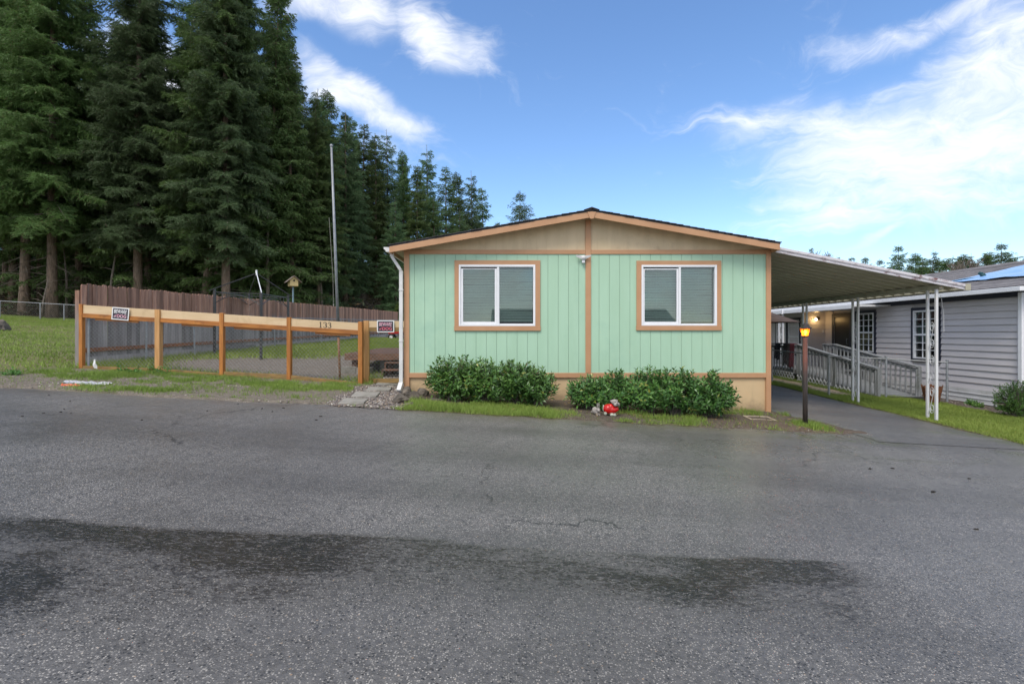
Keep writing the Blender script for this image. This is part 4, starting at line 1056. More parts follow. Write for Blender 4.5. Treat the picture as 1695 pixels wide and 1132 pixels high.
# warning signs
m_signw = M('white_sign_plastic', (.75, .75, .76), None, .4); m_signb = M('black_sign_print', (.02, .016, .03), None, .4)
m_ltr = M('white_letters', (.78, .78, .80), None, .5); m_pink = M('pink_red_letters', (.75, .30, .42), (.78, .62, .68), .5, 9); m_lred = M('faded_red_letters', (.70, .06, .12), (.75, .25, .30), .5, 12)
def sign(cx, cy, d, w, h, rot, label, low, up):
    o = P(cx, cy, d); s = thing('warning_sign', o, label, 'sign', 'beware of dog signs')
    def rect(w_, h_, y0, th):
        c_, s_ = math.cos(rot), math.sin(rot)
        return MB().prism([(o.x + a*c_ - b*s_, o.y + y0, o.z + a*s_ + b*c_) for a, b in ((-w_/2, -h_/2), (w_/2, -h_/2), (w_/2, h_/2), (-w_/2, h_/2))], (0, th, 0))
    build(rect(w, h, 0, .004), 'panel', m_signw, s); build(rect(w*.88, h*.83, -.0015, .001), 'printed_field', m_signb, s)
    off = lambda a, b: o + Vector((a*math.cos(rot) - b*math.sin(rot), -.0035, a*math.sin(rot) + b*math.cos(rot)))
    text_obj('BEWARE', 'lettering', up, s, off(0, h*.18), w*.76, h*.30, .22, .012, .001, rot)
    text_obj('of', 'lettering', low, s, off(-w*.29, -h*.19), w*.15, h*.22, .2, .012, .001, rot)
    text_obj('DOG', 'lettering', low, s, off(w*.09, -h*.19), w*.55, h*.26, 0, .02, .001, rot)
sign(199.2, 519.5, 10.93, .365, .265, -.085, 'tilted black and white beware of dog sign on the cream fence board', m_pink, m_ltr)
sign(638.2, 540.2, 11.15, .375, .262, .0, 'black beware of dog sign with red letters on the gate', m_lred, m_pink)

# ------------------------------------------------------------------ brown privacy fence running back
fence_line = lambda y: -9.62 + (y-11.45)*.034
bf = thing('privacy_fence', (fence_line(20), 20, g(-9.3, 20)), 'tall weathered brown board fence running back along the yard', 'fence')
FHT = 1.80
pk = [0, 0, 0]
for kind in range(3):
    hh = FHT + (-.010, 0, .012)[kind]; w2 = .068
    mb = MB().prism([(0, -w2, 0), (0, w2, 0), (0, w2, hh-.03), (0, w2-.03, hh), (0, -w2+.03, hh), (0, -w2, hh-.03)], (.018, 0, 0))
    m_ = bpy.data.meshes.new('picket'); m_.from_pydata(mb.v, [], mb.f); m_.materials.append(m_picket); m_.update(); pk[kind] = m_
y = 11.5; rg = random.Random(3)
ang = math.atan(.034)
while y < 39:
    xx = fence_line(y)
    o = link('picket', pk[rg.randrange(3)], bf, (xx + rg.uniform(-.006, .006), y, g(xx, y) + .045 + rg.uniform(-.008, .008)))
    o.rotation_euler = (rg.uniform(-.006, .006), rg.uniform(-.004, .004), -ang + rg.uniform(-.012, .012))
    y += .1435
ys = np.arange(11.45, 39, 2.4)
for a, b in zip(ys[:-1], ys[1:]):
    for hz, hh, m_, nm in ((.36, .09, m_cedarh, 'rail'), (.10, .20, m_concrete, 'kick_board')):
        xa, xb = fence_line(a)+.045, fence_line(b)+.045
        build(MB().beam((xa, a+.005, g(xa, a)+hz), (xb, b-.005, g(xb, b)+hz), .04, hh), nm, M('fence_rail_red', (.32, .12, .045), (.22, .08, .03), .7, 5, stretch=(5, 1, 5), dirt=(.13, .06, .03)) if nm == 'rail' else m_picket, bf)
    build(MB().box(fence_line(a)-.11, fence_line(a)-.02, a-.045, a+.045, g(-9.5, a)-.1, g(-9.5, a)+1.7), 'post', m_picket, bf)

# old chain link fence in front of it
of = thing('yard_chain_link_fence', (-9.2, 22, g(-9.2, 22)), 'old chain link fence with leaning posts in front of the brown boards', 'fence')
pp = [(13.0, 0), (14.9, .06), (19.6, .05), (24, 0), (27.6, 0), (33, 0), (38.5, 0)]
ol = lambda y: fence_line(y) + .28
for (yy, ln) in pp:
    build(MB().tube([(ol(yy), yy, g(ol(yy), yy)-.05), (ol(yy)-ln, yy+.02, g(ol(yy), yy)+1.22)], .024, 8), 'post', m_galv, of)
build(MB().tube([(ol(yy), yy, g(ol(yy), yy)+1.2) for yy, _ in pp[2:]], .017, 6), 'top_rail', m_galv, of)
for (a, _), (b, _) in zip(pp[1:3], pp[2:4]):
    chain_mesh('chain_link_mesh', (ol(a), a, g(ol(a), a)), (ol(b), b, g(ol(b), b)), 1.15, of, m_oldgalv, .11, .002)

# chain link at the far edge of the left lawn
lf = thing('lawn_chain_link_fence', (-26, 34, g(-26, 34)), 'low chain link fence at the far edge of the left lawn', 'fence')
lpx = [-60, 10-45, 67-45+0, 67, 105.5, 150]
posts = [X(p, 34.0) for p in (-70, 0, 66.5, 106, 160)]
for xx in posts: build(MB().tube([(xx, 34, g(xx, 34)-.1), (xx, 34, g(xx, 34)+1.08)], .032, 8), 'post', m_galv, lf)
build(MB().tube([(posts[0], 34, g(posts[0], 34)+1.08), (posts[-1], 34, g(posts[-1], 34)+1.08)], .024, 6), 'top_rail', m_galv, lf)
chain_mesh('chain_link_mesh', (posts[0], 34, g(posts[0], 34)), (posts[-1], 34, g(posts[-1], 34)), 1.05, lf, m_oldgalv, .16, .0025)

# ------------------------------------------------------------------ yard things
# flag pole
b0 = G(563, 629); top = P(548.5, 243, 11.54)
fpole = thing('flag_pole', b0, 'tall slender grey flag pole leaning slightly behind the front fence', 'flag pole')
midp = b0 + (top-b0)*.19
build(MB().tube([b0-Vector((0, 0, .1)), midp], .026, 10), 'rusty_sleeve', M('rusty_pipe', (.22, .10, .045), (.30, .16, .08), .7, 12), fpole, smooth=True)
build(MB().tube([midp-Vector((0, 0, .03)), b0+(top-b0)*.6, top], [.034, .030, .022], 12), 'pole', m_galv, fpole, smooth=True)
build(MB().ball(top+Vector((0, 0, .02)), .036, 10, 6), 'cap', m_galv, fpole, smooth=True)
rp = [top+Vector((-.05, 0, -1.6)), b0+(top-b0)*.45+Vector((-.075, 0, 0)), b0+(top-b0)*.32+Vector((-.085, 0, 0))]
build(MB().tube(rp, .004, 5).ball(rp[-1], (.014, .014, .03), 6, 5), 'halyard', M('grey_rope', (.30, .29, .26), None, .9), fpole)

# metal canopy frame
gzb = thing('canopy_frame', (-8.3, 16.6, g(-8.3, 16.6)), 'bare dark metal gazebo frame without its cover in the yard', 'gazebo frame')
cn = [(-9.0, 15.5), (-7.3, 14.9), (-7.65, 17.5), (-9.4, 18.3)]
ctr = Vector((-8.28, 16.6, 3.47))
tops_ = []
for (xx, yy) in cn:
    zt = g(xx, yy) + 2.02; tops_.append(Vector((xx, yy, zt)))
    build(MB().box(xx-.03, xx+.03, yy-.03, yy+.03, g(xx, yy)-.05, zt), 'post', m_black, gzb)
for i in range(4):
    a, b = tops_[i]-Vector((0, 0, .08)), tops_[(i+1)%4]-Vector((0, 0, .08))
    mb = MB().beam(a, b, .022, .022)
    arch = []
    for k in range(13):
        s = k/12; q = a + (b-a)*s; arch.append(q - Vector((0, 0, .34 - .26*math.sin(math.pi*s))))
    mb.tube(arch, .012, 5)
    for k in (2, 3.5, 5, 6.5, 8, 9.5):
        s = k/12+.02; q = a + (b-a)*s; mb.beam(q, q - Vector((0, 0, .34 - .26*math.sin(math.pi*s))), .012, .012)
    build(mb, 'arched_header', m_black, gzb)
    t_ = tops_[i]; out = (t_ - ctr); out.z = 0; out.normalize()
    white = i == 1
    build(MB().beam(ctr, t_ + out*.16 - Vector((0, 0, .05)), .022, .028), 'rafter', m_white if white else m_black, gzb)
build(MB().tube([ctr-Vector((0, 0, .06)), ctr+Vector((0, 0, .10))], .03, 8), 'finial', m_white, gzb)

# bird house on a pole behind the fence
bd = 22.6; bp = P(485, 490, bd); bx_ = bp.x
bh = thing('bird_house', (bx_, bd, g(bx_, bd)), 'small pale wooden bird house on a blue grey pole above the fence', 'bird house')
build(MB().tube([(bx_, bd, g(bx_, bd)-.1), (bx_, bd, Z(474, bd)+.02)], .035, 8), 'pole', M('blue_grey_pole', (.17, .25, .30), None, .5), bh)
z0, z1, zp = Z(474, bd), Z(464, bd), Z(458.5, bd)
w = .17
m_bh = M('pale_birdhouse_wood', (.55, .42, .20), (.45, .34, .16), .7, 6)
body = MB(); ca, sa = math.cos(.6), math.sin(.6)
def bl(u, v, z): return (bx_ + u*ca - v*sa, bd + u*sa + v*ca, z)
body.prism([bl(-w, -.22, z0), bl(w, -.22, z0), bl(w, -.22, z1), bl(0, -.22, zp), bl(-w, -.22, z1)], Vector(bl(0, .44, 0)) - Vector(bl(0, 0, 0)))
bo = build(body, 'box', m_bh, bh)
mb = MB()
for i in range(10): pass
hole = [bl(.04*math.cos(a), -.223, (z0+z1)/2+.10+.04*math.sin(a)) for a in np.linspace(0, 2*math.pi, 13)[:-1]]
build(MB().prism(hole, Vector(bl(0, .002, 0)) - Vector(bl(0, 0, 0))), 'entrance_hole', m_dark, bo)
for s in (-1, 1):
    sl_ = (zp - z1)/w
    build(MB().prism([bl(0, -.30, zp+.005), bl(s*(w+.14), -.30, zp+.005-sl_*(w+.14)), bl(s*(w+.14), -.30, zp+.03-sl_*(w+.14)), bl(0, -.30, zp+.035)], Vector(bl(0, .60, 0)) - Vector(bl(0, 0, 0))), 'roof_board', M('birdhouse_roof', (.22, .17, .14), (.15, .12, .10), .8, 8), bh)

# deck with steps
dk = thing('deck', (-3.2, 15, g(-3.2, 15)), 'low weathered red brown deck with two steps behind the gate', 'deck')
dz_ = 1.01; dx0 = -4.23
for i in range(36):
    y0_ = 13.0 + i*.146
    xl_ = dx0 - .075*(y0_-13)
    build(MB().box(xl_-.02, HX0-.01, y0_, y0_+.138, dz_-.035, dz_+random.uniform(-.002, .003)), 'deck_board', m_deck, dk)
build(MB().box(dx0-.01, HX0-.01, 12.965, 12.998, dz_-.17, dz_-.005), 'rim_board', m_deck, dk, bevel=.004)
build(MB().beam((dx0-.0, 13.0, dz_-.10), (dx0-.39, 18.2, dz_-.10), .035, .12), 'rim_board', m_deck, dk)
for k, xx in enumerate((-4.02, -3.1, -2.35)):
    build(MB().box(xx-.06, xx+.06, 13.05, 13.17, g(xx, 13)-.05, dz_-.17), 'support_post', m_deck, dk)
build(MB().box(-3.45, -2.75, 13.4, 13.45, g(-3, 13)+.0, dz_-.18), 'skirt_panel', m_concrete, dk)
for i, (yy, zz) in enumerate(((12.72, .80), (12.42, .64))):
    xa = X(636 if i == 0 else 631, yy)
    build(MB().box(xa, HX0-.02, yy-.0, yy+.28, zz-.035, zz), 'step_tread', m_deck, dk, bevel=.004)
    build(MB().box(xa, xa+.04, yy+.02, yy+.26, g(xa, yy)-.02, zz-.036), 'step_side', m_deck, dk)
cb = G(571, 612); 
def block(x0, y0, z0, rz, label):
    t_ = thing('concrete_block', (x0, y0, z0), label, 'block', 'concrete blocks by the deck')
    mb = MB(); ca, sa = math.cos(rz), math.sin(rz)
    def bx3(a0, a1, b0, b1, c0, c1):
        vs = [(x0 + a*ca - b*sa, y0 + a*sa + b*ca, z0 + c) for c in (c0, c1) for a, b in ((a0, b0), (a1, b0), (a1, b1), (a0, b1))]
        mb.add(vs, [(0,3,2,1),(4,5,6,7),(0,1,5,4),(1,2,6,5),(2,3,7,6),(3,0,4,7)])
    bx3(-.2, .2, -.1, -.065, 0, .19); bx3(-.2, .2, .065, .1, 0, .19); bx3(-.2, -.165, -.065, .065, 0, .19); bx3(-.018, .018, -.065, .065, 0, .19); bx3(.165, .2, -.065, .065, 0, .19)
    build(mb, 'block_body', m_concrete, t_)
block(-4.12, 12.75, g(-4.12, 12.75)-.01, .5, 'weathered grey concrete block under the left corner of the deck')
block(-3.72, 12.85, g(-3.72, 12.85)-.01, -.2, 'grey concrete block beneath the deck edge nearer the steps')

# red garden tractor far back
tx, ty = -7.35, 32.5; tz = g(tx, ty)
tr = thing('garden_tractor', (tx, ty, tz), 'red garden tractor with black wheels far back in the yard', 'tractor')
build(MB().box(tx-.45, tx+.25, ty-.25, ty+.25, tz+.38, tz+.68).prism([(tx-.45, ty-.25, tz+.68), (tx+.25, ty-.25, tz+.68), (tx+.25, ty-.2, tz+.78), (tx-.38, ty-.2, tz+.74)], (0, .45, 0)), 'hood', m_red, tr, bevel=.03)
build(MB().box(tx+.25, tx+.95, ty-.3, ty+.3, tz+.36, tz+.52), 'fender', m_red, tr, bevel=.04)
build(MB().box(tx+.55, tx+.9, ty-.2, ty+.2, tz+.56, tz+.64).box(tx+.84, tx+.92, ty-.2, ty+.2, tz+.62, tz+.95), 'seat', m_black, tr, bevel=.03)
build(MB().tube([(tx+.2, ty, tz+.7), (tx+.35, ty, tz+.95)], .02, 6).tube([(tx+.35+.12*math.cos(a)*.5, ty+.15*math.sin(a), tz+.97+.12*math.cos(a)*.6) for a in np.linspace(0, 6.283, 15)], .014, 5), 'steering_wheel', m_black, tr)
def wheel(cx, cy, r, wd):
    mb = MB().lathe((0, 0, 0), [(r*.55, 0), (r*.93, 0), (r, wd*.25), (r, wd*.75), (r*.93, wd), (r*.55, wd)], 20)
    mb.v = [(cx+a, cy+c, tz+r+b-.01) for a, b, c in mb.v]
    w_ = build(mb, 'wheel', m_mat_rub, tr)
    mb = MB().lathe((0, 0, 0), [(r*.5, -.005), (r*.54, wd*.4), (r*.3, wd*.5)], 14); mb.v = [(cx+a, cy+c, tz+r+b-.01) for a, b, c in mb.v]
    build(mb, 'rim', m_signw, w_)
for s in (-.33, .2):
    wheel(tx-.25, ty+s, .2, .13); wheel(tx+.7, ty+s-.03, .28, .2)

# ------------------------------------------------------------------ stepping stones, gravel, rocks
quads = [((560, 671), (601, 671.5), (609, 662.5), (571, 662)), ((580, 659), (622, 659.5), (630, 651.5), (590, 651)),
         ((604, 648.5), (645, 649), (649, 643.5), (612, 643)), ((622, 638.8), (661, 638.8), (663, 634), (628, 634))]
lbl = ['nearest grey concrete stepping stone in the gravel path', 'second grey stepping stone from the road in the gravel path', 'third grey stepping stone in the gravel path', 'pale grey stepping stone just in front of the gate']
for q, lb in zip(quads, lbl):
    pts = []
    cs = [G(*p) for p in q]
    for a, b in zip(cs, cs[1:]+cs[:1]):
        for k in range(4):
            s = k/4; p = a + (b-a)*s; pts.append(Vector((p.x + random.uniform(-.012, .012), p.y + random.uniform(-.012, .012), g(p.x, p.y)+.040)))
    tag(build(MB().prism(pts, (0, 0, -.07)), 'stepping_stone', m_concrete, bevel=.006), lb, 'stepping stone', 'stepping stones in the gravel path')
def icos():
    f = (1+5**.5)/2; v = np.array([(-1,f,0),(1,f,0),(-1,-f,0),(1,-f,0),(0,-1,f),(0,1,f),(0,-1,-f),(0,1,-f),(f,0,-1),(f,0,1),(-f,0,-1),(-f,0,1)], float); v /= np.linalg.norm(v[0])
    fc = np.array([(0,11,5),(0,5,1),(0,1,7),(0,7,10),(0,10,11),(1,5,9),(5,11,4),(11,10,2),(10,7,6),(7,1,8),(3,9,4),(3,4,2),(3,2,6),(3,6,8),(3,8,9),(4,9,5),(2,4,11),(6,2,10),(8,6,7),(9,8,1)])
    return v, fc
IV, IF = icos(); RNG = np.random.default_rng(11)
def stones(name, xs, ys, sizes, mat, lift=0.):
    n = len(xs); th = RNG.uniform(0, 6.283, n); c, s = np.cos(th), np.sin(th)
    v = IV[None] * (1 + RNG.uniform(-.2, .2, (n, 12, 1))) * np.stack([sizes, sizes*RNG.uniform(.6, .95, n), sizes*RNG.uniform(.45, .75, n)], -1)[:, None, :]
    x = v[..., 0]*c[:, None] - v[..., 1]*s[:, None] + xs[:, None]; y = v[..., 0]*s[:, None] + v[..., 1]*c[:, None] + ys[:, None]
    z = v[..., 2] + (gz(xs, ys) + lift + sizes*.25)[:, None]
    Ft = (IF[None] + 12*np.arange(n)[:, None, None]).reshape(-1, 3)
    return stuff(link(name, mesh_np(name, np.stack([x, y, z], -1).reshape(-1, 3), Ft, mat)))
t = NT('river_gravel'); r_ = t.island(); cr = t.n('ShaderNodeValToRGB'); t.l(r_, cr.inputs[0]); e = cr.color_ramp.elements
e[0].color = (.07, .06, .055, 1); e[1].color = (.42, .38, .33, 1)
for p_, c_ in ((.25, (.16, .13, .12, 1)), (.5, (.22, .19, .165, 1)), (.7, (.15, .13, .13, 1)), (.86, (.28, .20, .13, 1)), (.95, (.55, .52, .48, 1))):
    k_ = e.new(p_); k_.color = c_
t.set('Base Color', cr.outputs[0]); t.set('Roughness', .55); m_gravel = t.m
def sample(n, x0, x1, y0, y1, f):
    x = RNG.uniform(x0, x1, n); y = RNG.uniform(y0, y1, n); k = RNG.uniform(0, 1, n) < f(x, y); return x[k], y[k]
slabs = [[G(*p) for p in q] for q in quads]
def off_slab(x, y):
    ok = np.ones(len(x))
    for c_ in slabs:
        xs_ = [p.x for p in c_]; ys_ = [p.y for p in c_]
        for i in range(4): pass
        inside = np.ones(len(x), bool)
        for i in range(4):
            a, b = c_[i], c_[(i+1)%4]; inside &= ((b.x-a.x)*(y-a.y) - (b.y-a.y)*(x-a.x)) > -.01
        ok[inside] = 0
    return ok
x, y = sample(20000, -3.9, -1.5, 8.1, 13.8, lambda x, y: path_mask(x, y)*off_slab(x, y))
tag(stones('gravel', x, y, RNG.uniform(.009, .024, len(x)), m_gravel, .010), 'mixed river gravel around the stepping stones', 'gravel')
x, y = sample(5200, -9.2, -3.0, 8.3, 10.7, lambda x, y: .10 + .5*(fbm(x*1.2, y*1.6, 71) > .55) + .8*(x < -6.8)*np.exp(-((y-8.9)/.35)**2))
tag(stones('pebbles', x, y, RNG.uniform(.006, .020, len(x)), m_gravel, .012), 'scattered pale pebbles on the dirt shoulder by the fence', 'pebbles')
x, y = sample(2600, 3.0, 5.9, 8.0, 9.2, lambda x, y: .22 + 0*x)
tag(stones('stone_chips', x, y, RNG.uniform(.004, .013, len(x)), m_gravel, .006), 'small stone chips on the bare soil by the lamp post', 'stone chips')
x, y = sample(3600, 8.6, 9.7, 13.9, 18.5, lambda x, y: zones(x, y)['pea'])
t = NT('tan_pea_gravel'); t.set('Base Color', t.mix(t.island(), (.36, .27, .16), (.58, .47, .32))); t.set('Roughness', .7)
tag(stones('pea_gravel', x, y, RNG.uniform(.012, .025, len(x)), t.m, .02), 'tan pea gravel strip in front of the grey ramp', 'gravel')
x, y = sample(2000, 11.3, 12.35, 11, 14.5, lambda x, y: .15+0*x)
tag(stones('bed_chips', x, y, RNG.uniform(.008, .022, len(x)), m_gravel, .02), 'grey stone chips along the base of the grey house', 'stone chips')

def rock(name, c, r, label, cat='rock', group=None, seed=0, mat=None):
    rg = np.random.default_rng(seed); mb = MB().ball((0, 0, 0), 1, 14, 9)
    v = np.array(mb.v); ph = rg.uniform(0, 6, 6)
    f = 1 + .16*np.sin(v[:, 0]*3.1+ph[0]) + .14*np.sin(v[:, 1]*3.7+ph[1]+v[:, 2]*2) + .10*np.sin(v[:, 2]*5+ph[2]+v[:, 0]*4) + rg.uniform(-.06, .06, len(v))
    for k in range(5):
        nrm = rg.normal(size=3); nrm /= np.linalg.norm(nrm); dcut = rg.uniform(.6, .85); pr_ = (v*f[:, None]) @ nrm
        f = np.where(pr_ > dcut, f*dcut/np.maximum(pr_, 1e-3), f)
    mb.v = [tuple(q) for q in (v*f[:, None]*np.array(r) + np.array(c))]
    return tag(build(mb, name, mat or m_rock, smooth=False), label, cat, group)
rk = [((684, 661), (.17, .14, .11), 'dark rough lava rock at the foot of the downspout'), ((663, 668), (.17, .15, .12), 'tan flat rock at the end of the gravel path'), ((699, 657), (.15, .12, .11), 'brownish rock against the cream skirting left of the laurel'),
      ((676, 673), (.11, .09, .06), 'low dark stone between the gravel and the grass strip'), ((697, 676), (.08, .07, .055), 'small blue grey stone in the grass strip'), ((672, 656), (.11, .10, .11), 'dark rock tucked behind the tan rock by the downspout'),
      ((722, 666), (.13, .08, .06), 'half buried reddish stone under the left laurel')]
for i, (p, r_, lb) in enumerate(rk):
    c_ = G(*p); rock('garden_rock', (c_.x, c_.y, g(c_.x, c_.y)+r_[2]*.45), r_, lb, 'rock', 'rocks at the house corner', 20+i)
c_ = G(-2, 546); rock('boulder', (X(-3, 21), 21, g(X(-3, 21), 21)+.15), (.45, .4, .42), 'dark boulder at the left edge of the lawn', 'boulder', None, 40)
clods = [(81,655),(116,665),(106,678),(100,683),(117,685),(72,685),(37,690),(343,681),(434,677),(451,682),(469,676),(394,669),(531,690),(524,696),(235,696),(1440,777),(1478,776),(1605,793),(1545,815),(1616,877)]
m_clod = M('dark_soil_clod', (.018, .016, .015), (.03, .025, .02), .9, 30)
ORD = ['first', 'second', 'third', 'fourth', 'fifth', 'sixth', 'seventh', 'eighth', 'ninth', 'tenth', 'eleventh', 'twelfth', 'thirteenth', 'fourteenth', 'fifteenth', 'sixteenth', 'seventeenth', 'eighteenth', 'nineteenth', 'twentieth']
clods.sort()
for i, p in enumerate(clods):
    c_ = G(*p); s = random.uniform(.010, .019)
    rock('dirt_clod', (c_.x, c_.y, g(c_.x, c_.y)+.004+s*.3), (s*1.3, s, s*.6), ORD[i] + ' small dark dirt clod from the left on the asphalt', 'clod', 'dirt clods on the asphalt', 60+i, m_clod)

# crumpled plastic bag and scraps
def crumple(name, cx, cy, w, d, amp, mat, label, cat, seed):
    nu, nv = 30, 12; vs = []
    for i in range(nu+1):
        for j in range(nv+1):
            u, v = i/nu-.5, j/nv-.5; e_ = 1 - .35*abs(math.sin(u*9+seed))*abs(v)*2
            xx = cx + u*w; yy = cy + v*d*e_*(1-1.1*u*u)
            vs.append((xx, yy, g(xx, yy) + .018 + amp*float(fbm(u*9+seed, v*6, seed))**2*(1-3.0*v*v)))
    mb = MB().add(vs, [(i*(nv+1)+j, (i+1)*(nv+1)+j, (i+1)*(nv+1)+j+1, i*(nv+1)+j+1) for i in range(nu) for j in range(nv)])
    return tag(build(mb, name, mat), label, cat)
c_ = G(146, 636); crumple('plastic_bag', c_.x, c_.y, .80, .30, .07, M('white_plastic_film', (.55, .55, .58), (.36, .36, .40), .3, 8), 'crumpled white plastic bag lying on the dirt shoulder', 'bag', 3)
c_ = G(122, 640.5); crumple('orange_wrapper', c_.x, c_.y-.02, .36, .14, .07, M('orange_plastic', (.62, .10, .03), (.45, .07, .03), .4, 8), 'flattened orange plastic wrapper beside the white bag', 'wrapper', 9)
o = P(156.5, 609, 10.85)
mb = MB().add([(o.x-.01, o.y, o.z), (o.x+.05, o.y+.01, o.z-.02), (o.x+.055, o.y, o.z+.05), (o.x+.035, o.y-.02, o.z+.10), (o.x+.02, o.y-.005, o.z+.19), (o.x-.005, o.y-.01, o.z+.18), (o.x-.03, o.y-.01, o.z+.06)], [(0,1,2),(0,2,3),(0,3,6),(6,3,4),(6,4,5)])
ob = tag(build(mb, 'paper_scrap', m_signw), 'small torn white paper scrap standing at the foot of the fence', 'paper'); sm = ob.modifiers.new('thickness', 'SOLIDIFY'); sm.thickness = .003

# ground box frame by the house corner
c0, c1, c2, c3 = G(1229, 690.5), G(1242, 696.5), G(1285.5, 698.5), G(1270, 692)
cvr = thing('utility_cover', (c0+c2)/2, 'pale rectangular utility box frame set in the soil by the house corner', 'utility cover')
up = Vector((0, 0, .035)); cs = [c0, c1, c2, c3]; ce = sum(cs, Vector())/4
for a, b in zip(cs, cs[1:]+cs[:1]):
    ia, ib = a + (ce-a)*.13, b + (ce-b)*.13
    build(MB().prism([a+up, b+up, ib+up, ia+up], (0, 0, -.07)), 'frame_side', M('pale_frame', (.50, .42, .32), (.40, .33, .25), .7, 8), cvr)
build(MB().prism([q + (ce-q)*.16 + Vector((0, 0, .012)) for q in cs], (0, 0, -.05)), 'lid', M('mossy_lid', (.13, .12, .06), (.10, .09, .05), .9, 14), cvr)

# ------------------------------------------------------------------ garden statues
m_stat = M('grey_cast_stone', (.36, .33, .30), (.22, .20, .185), .8, 22, bump=.4, bscale=60, bdist=.004)
m_statw = M('mossy_white_stone', (.48, .50, .43), (.30, .33, .26), .8, 20)
sx, sy = X(1011, 8.72), 8.72; sz = g(sx, sy) + .015
st = thing('dog_statue', (sx, sy, sz), 'small garden statue with red body and grey head in front of the laurel', 'statue')
def skinball(parts, name, mat, parent):      # several lobes fused by a voxel remesh into one skin
    mb = MB()
    for c_, r_ in parts: mb.ball(c_, r_, 16, 10)
    o = build(mb, name, mat, parent, smooth=True); rm = o.modifiers.new('fuse', 'REMESH'); rm.mode = 'VOXEL'; rm.voxel_size = .008; rm.use_smooth_shade = True
    return o
V3 = lambda a, b, c: (sx+a, sy+b, sz+c)
skinball([(V3(-.04, 0, .115), (.095, .085, .085)), (V3(.02, -.01, .10), (.085, .08, .075)), (V3(.075, -.02, .115), (.06, .055, .05)), (V3(.0, -.01, .155), (.06, .06, .05))], 'body', M('red_glaze', (.60, .012, .010), (.40, .008, .008), .25, 14), st)
hd = skinball([(V3(.055, -.04, .235), (.058, .055, .05)), (V3(.09, -.075, .205), (.045, .045, .036)), (V3(.115, -.06, .195), (.03, .035, .032)), (V3(.015, -.02, .25), (.035, .028, .022)), (V3(.10, -.0, .245), (.022, .028, .03)), (V3(.06, -.09, .195), (.03, .028, .03))], 'head', m_stat, st)
build(MB().ball(V3(.055, -.093, .24), .008, 8, 6).ball(V3(.09, -.098, .236), .008, 8, 6).ball(V3(.085, -.122, .212), (.012, .008, .009), 8, 6), 'eyes_and_nose', m_black, hd, smooth=True)
skinball([(V3(.005, -.075, .025), (.035, .04, .03)), (V3(.05, -.08, .018), (.032, .036, .022)), (V3(.0, -.03, .04), (.03, .03, .04)), (V3(.05, -.03, .04), (.028, .03, .04))], 'front_paws', m_statw, st)
skinball([(V3(-.095, -.03, .04), (.03, .035, .035)), (V3(-.12, 0, .11), (.02, .02, .045)), (V3(-.125, .0, .16), (.014, .014, .025))], 'hind_leg_and_tail', m_statw, st)
sx, sy = X(988, 8.70), 8.70; sz = g(sx, sy) + .012
rb = thing('rabbit_statue', (sx, sy, sz), 'small grey stone rabbit figurine left of the red statue', 'statue')
skinball([(V3(-.03, .03, .075), (.05, .06, .065)), (V3(.0, -.01, .06), (.045, .05, .055)), (V3(.015, -.045, .095), (.036, .036, .034)), (V3(.018, -.075, .085), (.022, .02, .018)), (V3(-.005, -.06, .015), (.016, .035, .014)), (V3(.035, -.06, .015), (.016, .035, .014)), (V3(-.075, .05, .05), (.02, .02, .02))], 'body', m_stat, rb)
for a, b in ((.0, -.02), (.03, .0)):
    build(MB().ball(V3(a, -.03+b, .165), (.011, .008, .05), 8, 8), 'ear', m_stat, rb, smooth=True)
build(MB().ball(V3(.0, -.073, .105), .005, 6, 5).ball(V3(.036, -.075, .105), .005, 6, 5), 'eyes', m_black, rb)

# ------------------------------------------------------------------ ramp of the grey house
ramp = thing('wheelchair_ramp', (10.6, 16.5, g(10.6, 16.5)), 'grey wooden access ramp with baluster railings leading to the porch', 'ramp')
def rail_z(y, x): return 1.14 if y > 17.9 else .56 + (1.14-.56)*(y-14.0)/3.9
deckz = lambda y: .22 if y > 17.9 else g(10.6, 14) + .02 + (.22 - g(10.6, 14) - .02)*(y-14.0)/3.9
def railing(x, y0, y1, lowered=.0):
    n = int((y1-y0)/.19)
    for i in range(n+1):
        yy = y0 + (y1-y0)*i/n
        zt = rail_z(yy, x) - .06; zb = max(deckz(yy) - .10, g(x, yy)+.06)
        build(MB().box(x-.05, x-.018, yy-.02, yy+.02, zb, zt), 'baluster', m_greywood, ramp)
    brk = [y0-.05] + ([17.9] if y0 < 17.9 < y1 else []) + [y1+.05]
    for a, b in zip(brk[:-1], brk[1:]):
        build(MB().beam((x, a, rail_z(a, x)), (x, b-.001, rail_z(b-.002, x)), .13, .036), 'handrail', m_greywood, ramp)
        build(MB().beam((x, a, rail_z(a, x)-.10), (x, b-.001, rail_z(b-.002, x)-.10), .035, .09), 'top_rail', m_greywood, ramp)
        build(MB().beam((x+.02, a, deckz(a)-.04), (x+.02, b-.001, deckz(b-.002)-.04), .04, .16), 'stringer', m_greywood, ramp)
    for yy in [y0-.02, y1+.02] + ([17.88, 15.9] if y0 < 17 else []):
        build(MB().box(x-.02, x+.07, yy-.045, yy+.045, g(x, yy)-.1, rail_z(yy, x)-.02), 'railing_post', m_greywood, ramp, bevel=.004)
railing(10.0, 14.05, 21.4); railing(11.28, 14.25, 18.5)
y = 14.0
while y < 21.4:
    z_ = deckz(y+.07); build(MB().box(10.03, 11.25 if y < 17.9 else 12.4, y, y+.135, z_-.03, z_), 'ramp_board', m_greywood, ramp); y += .14
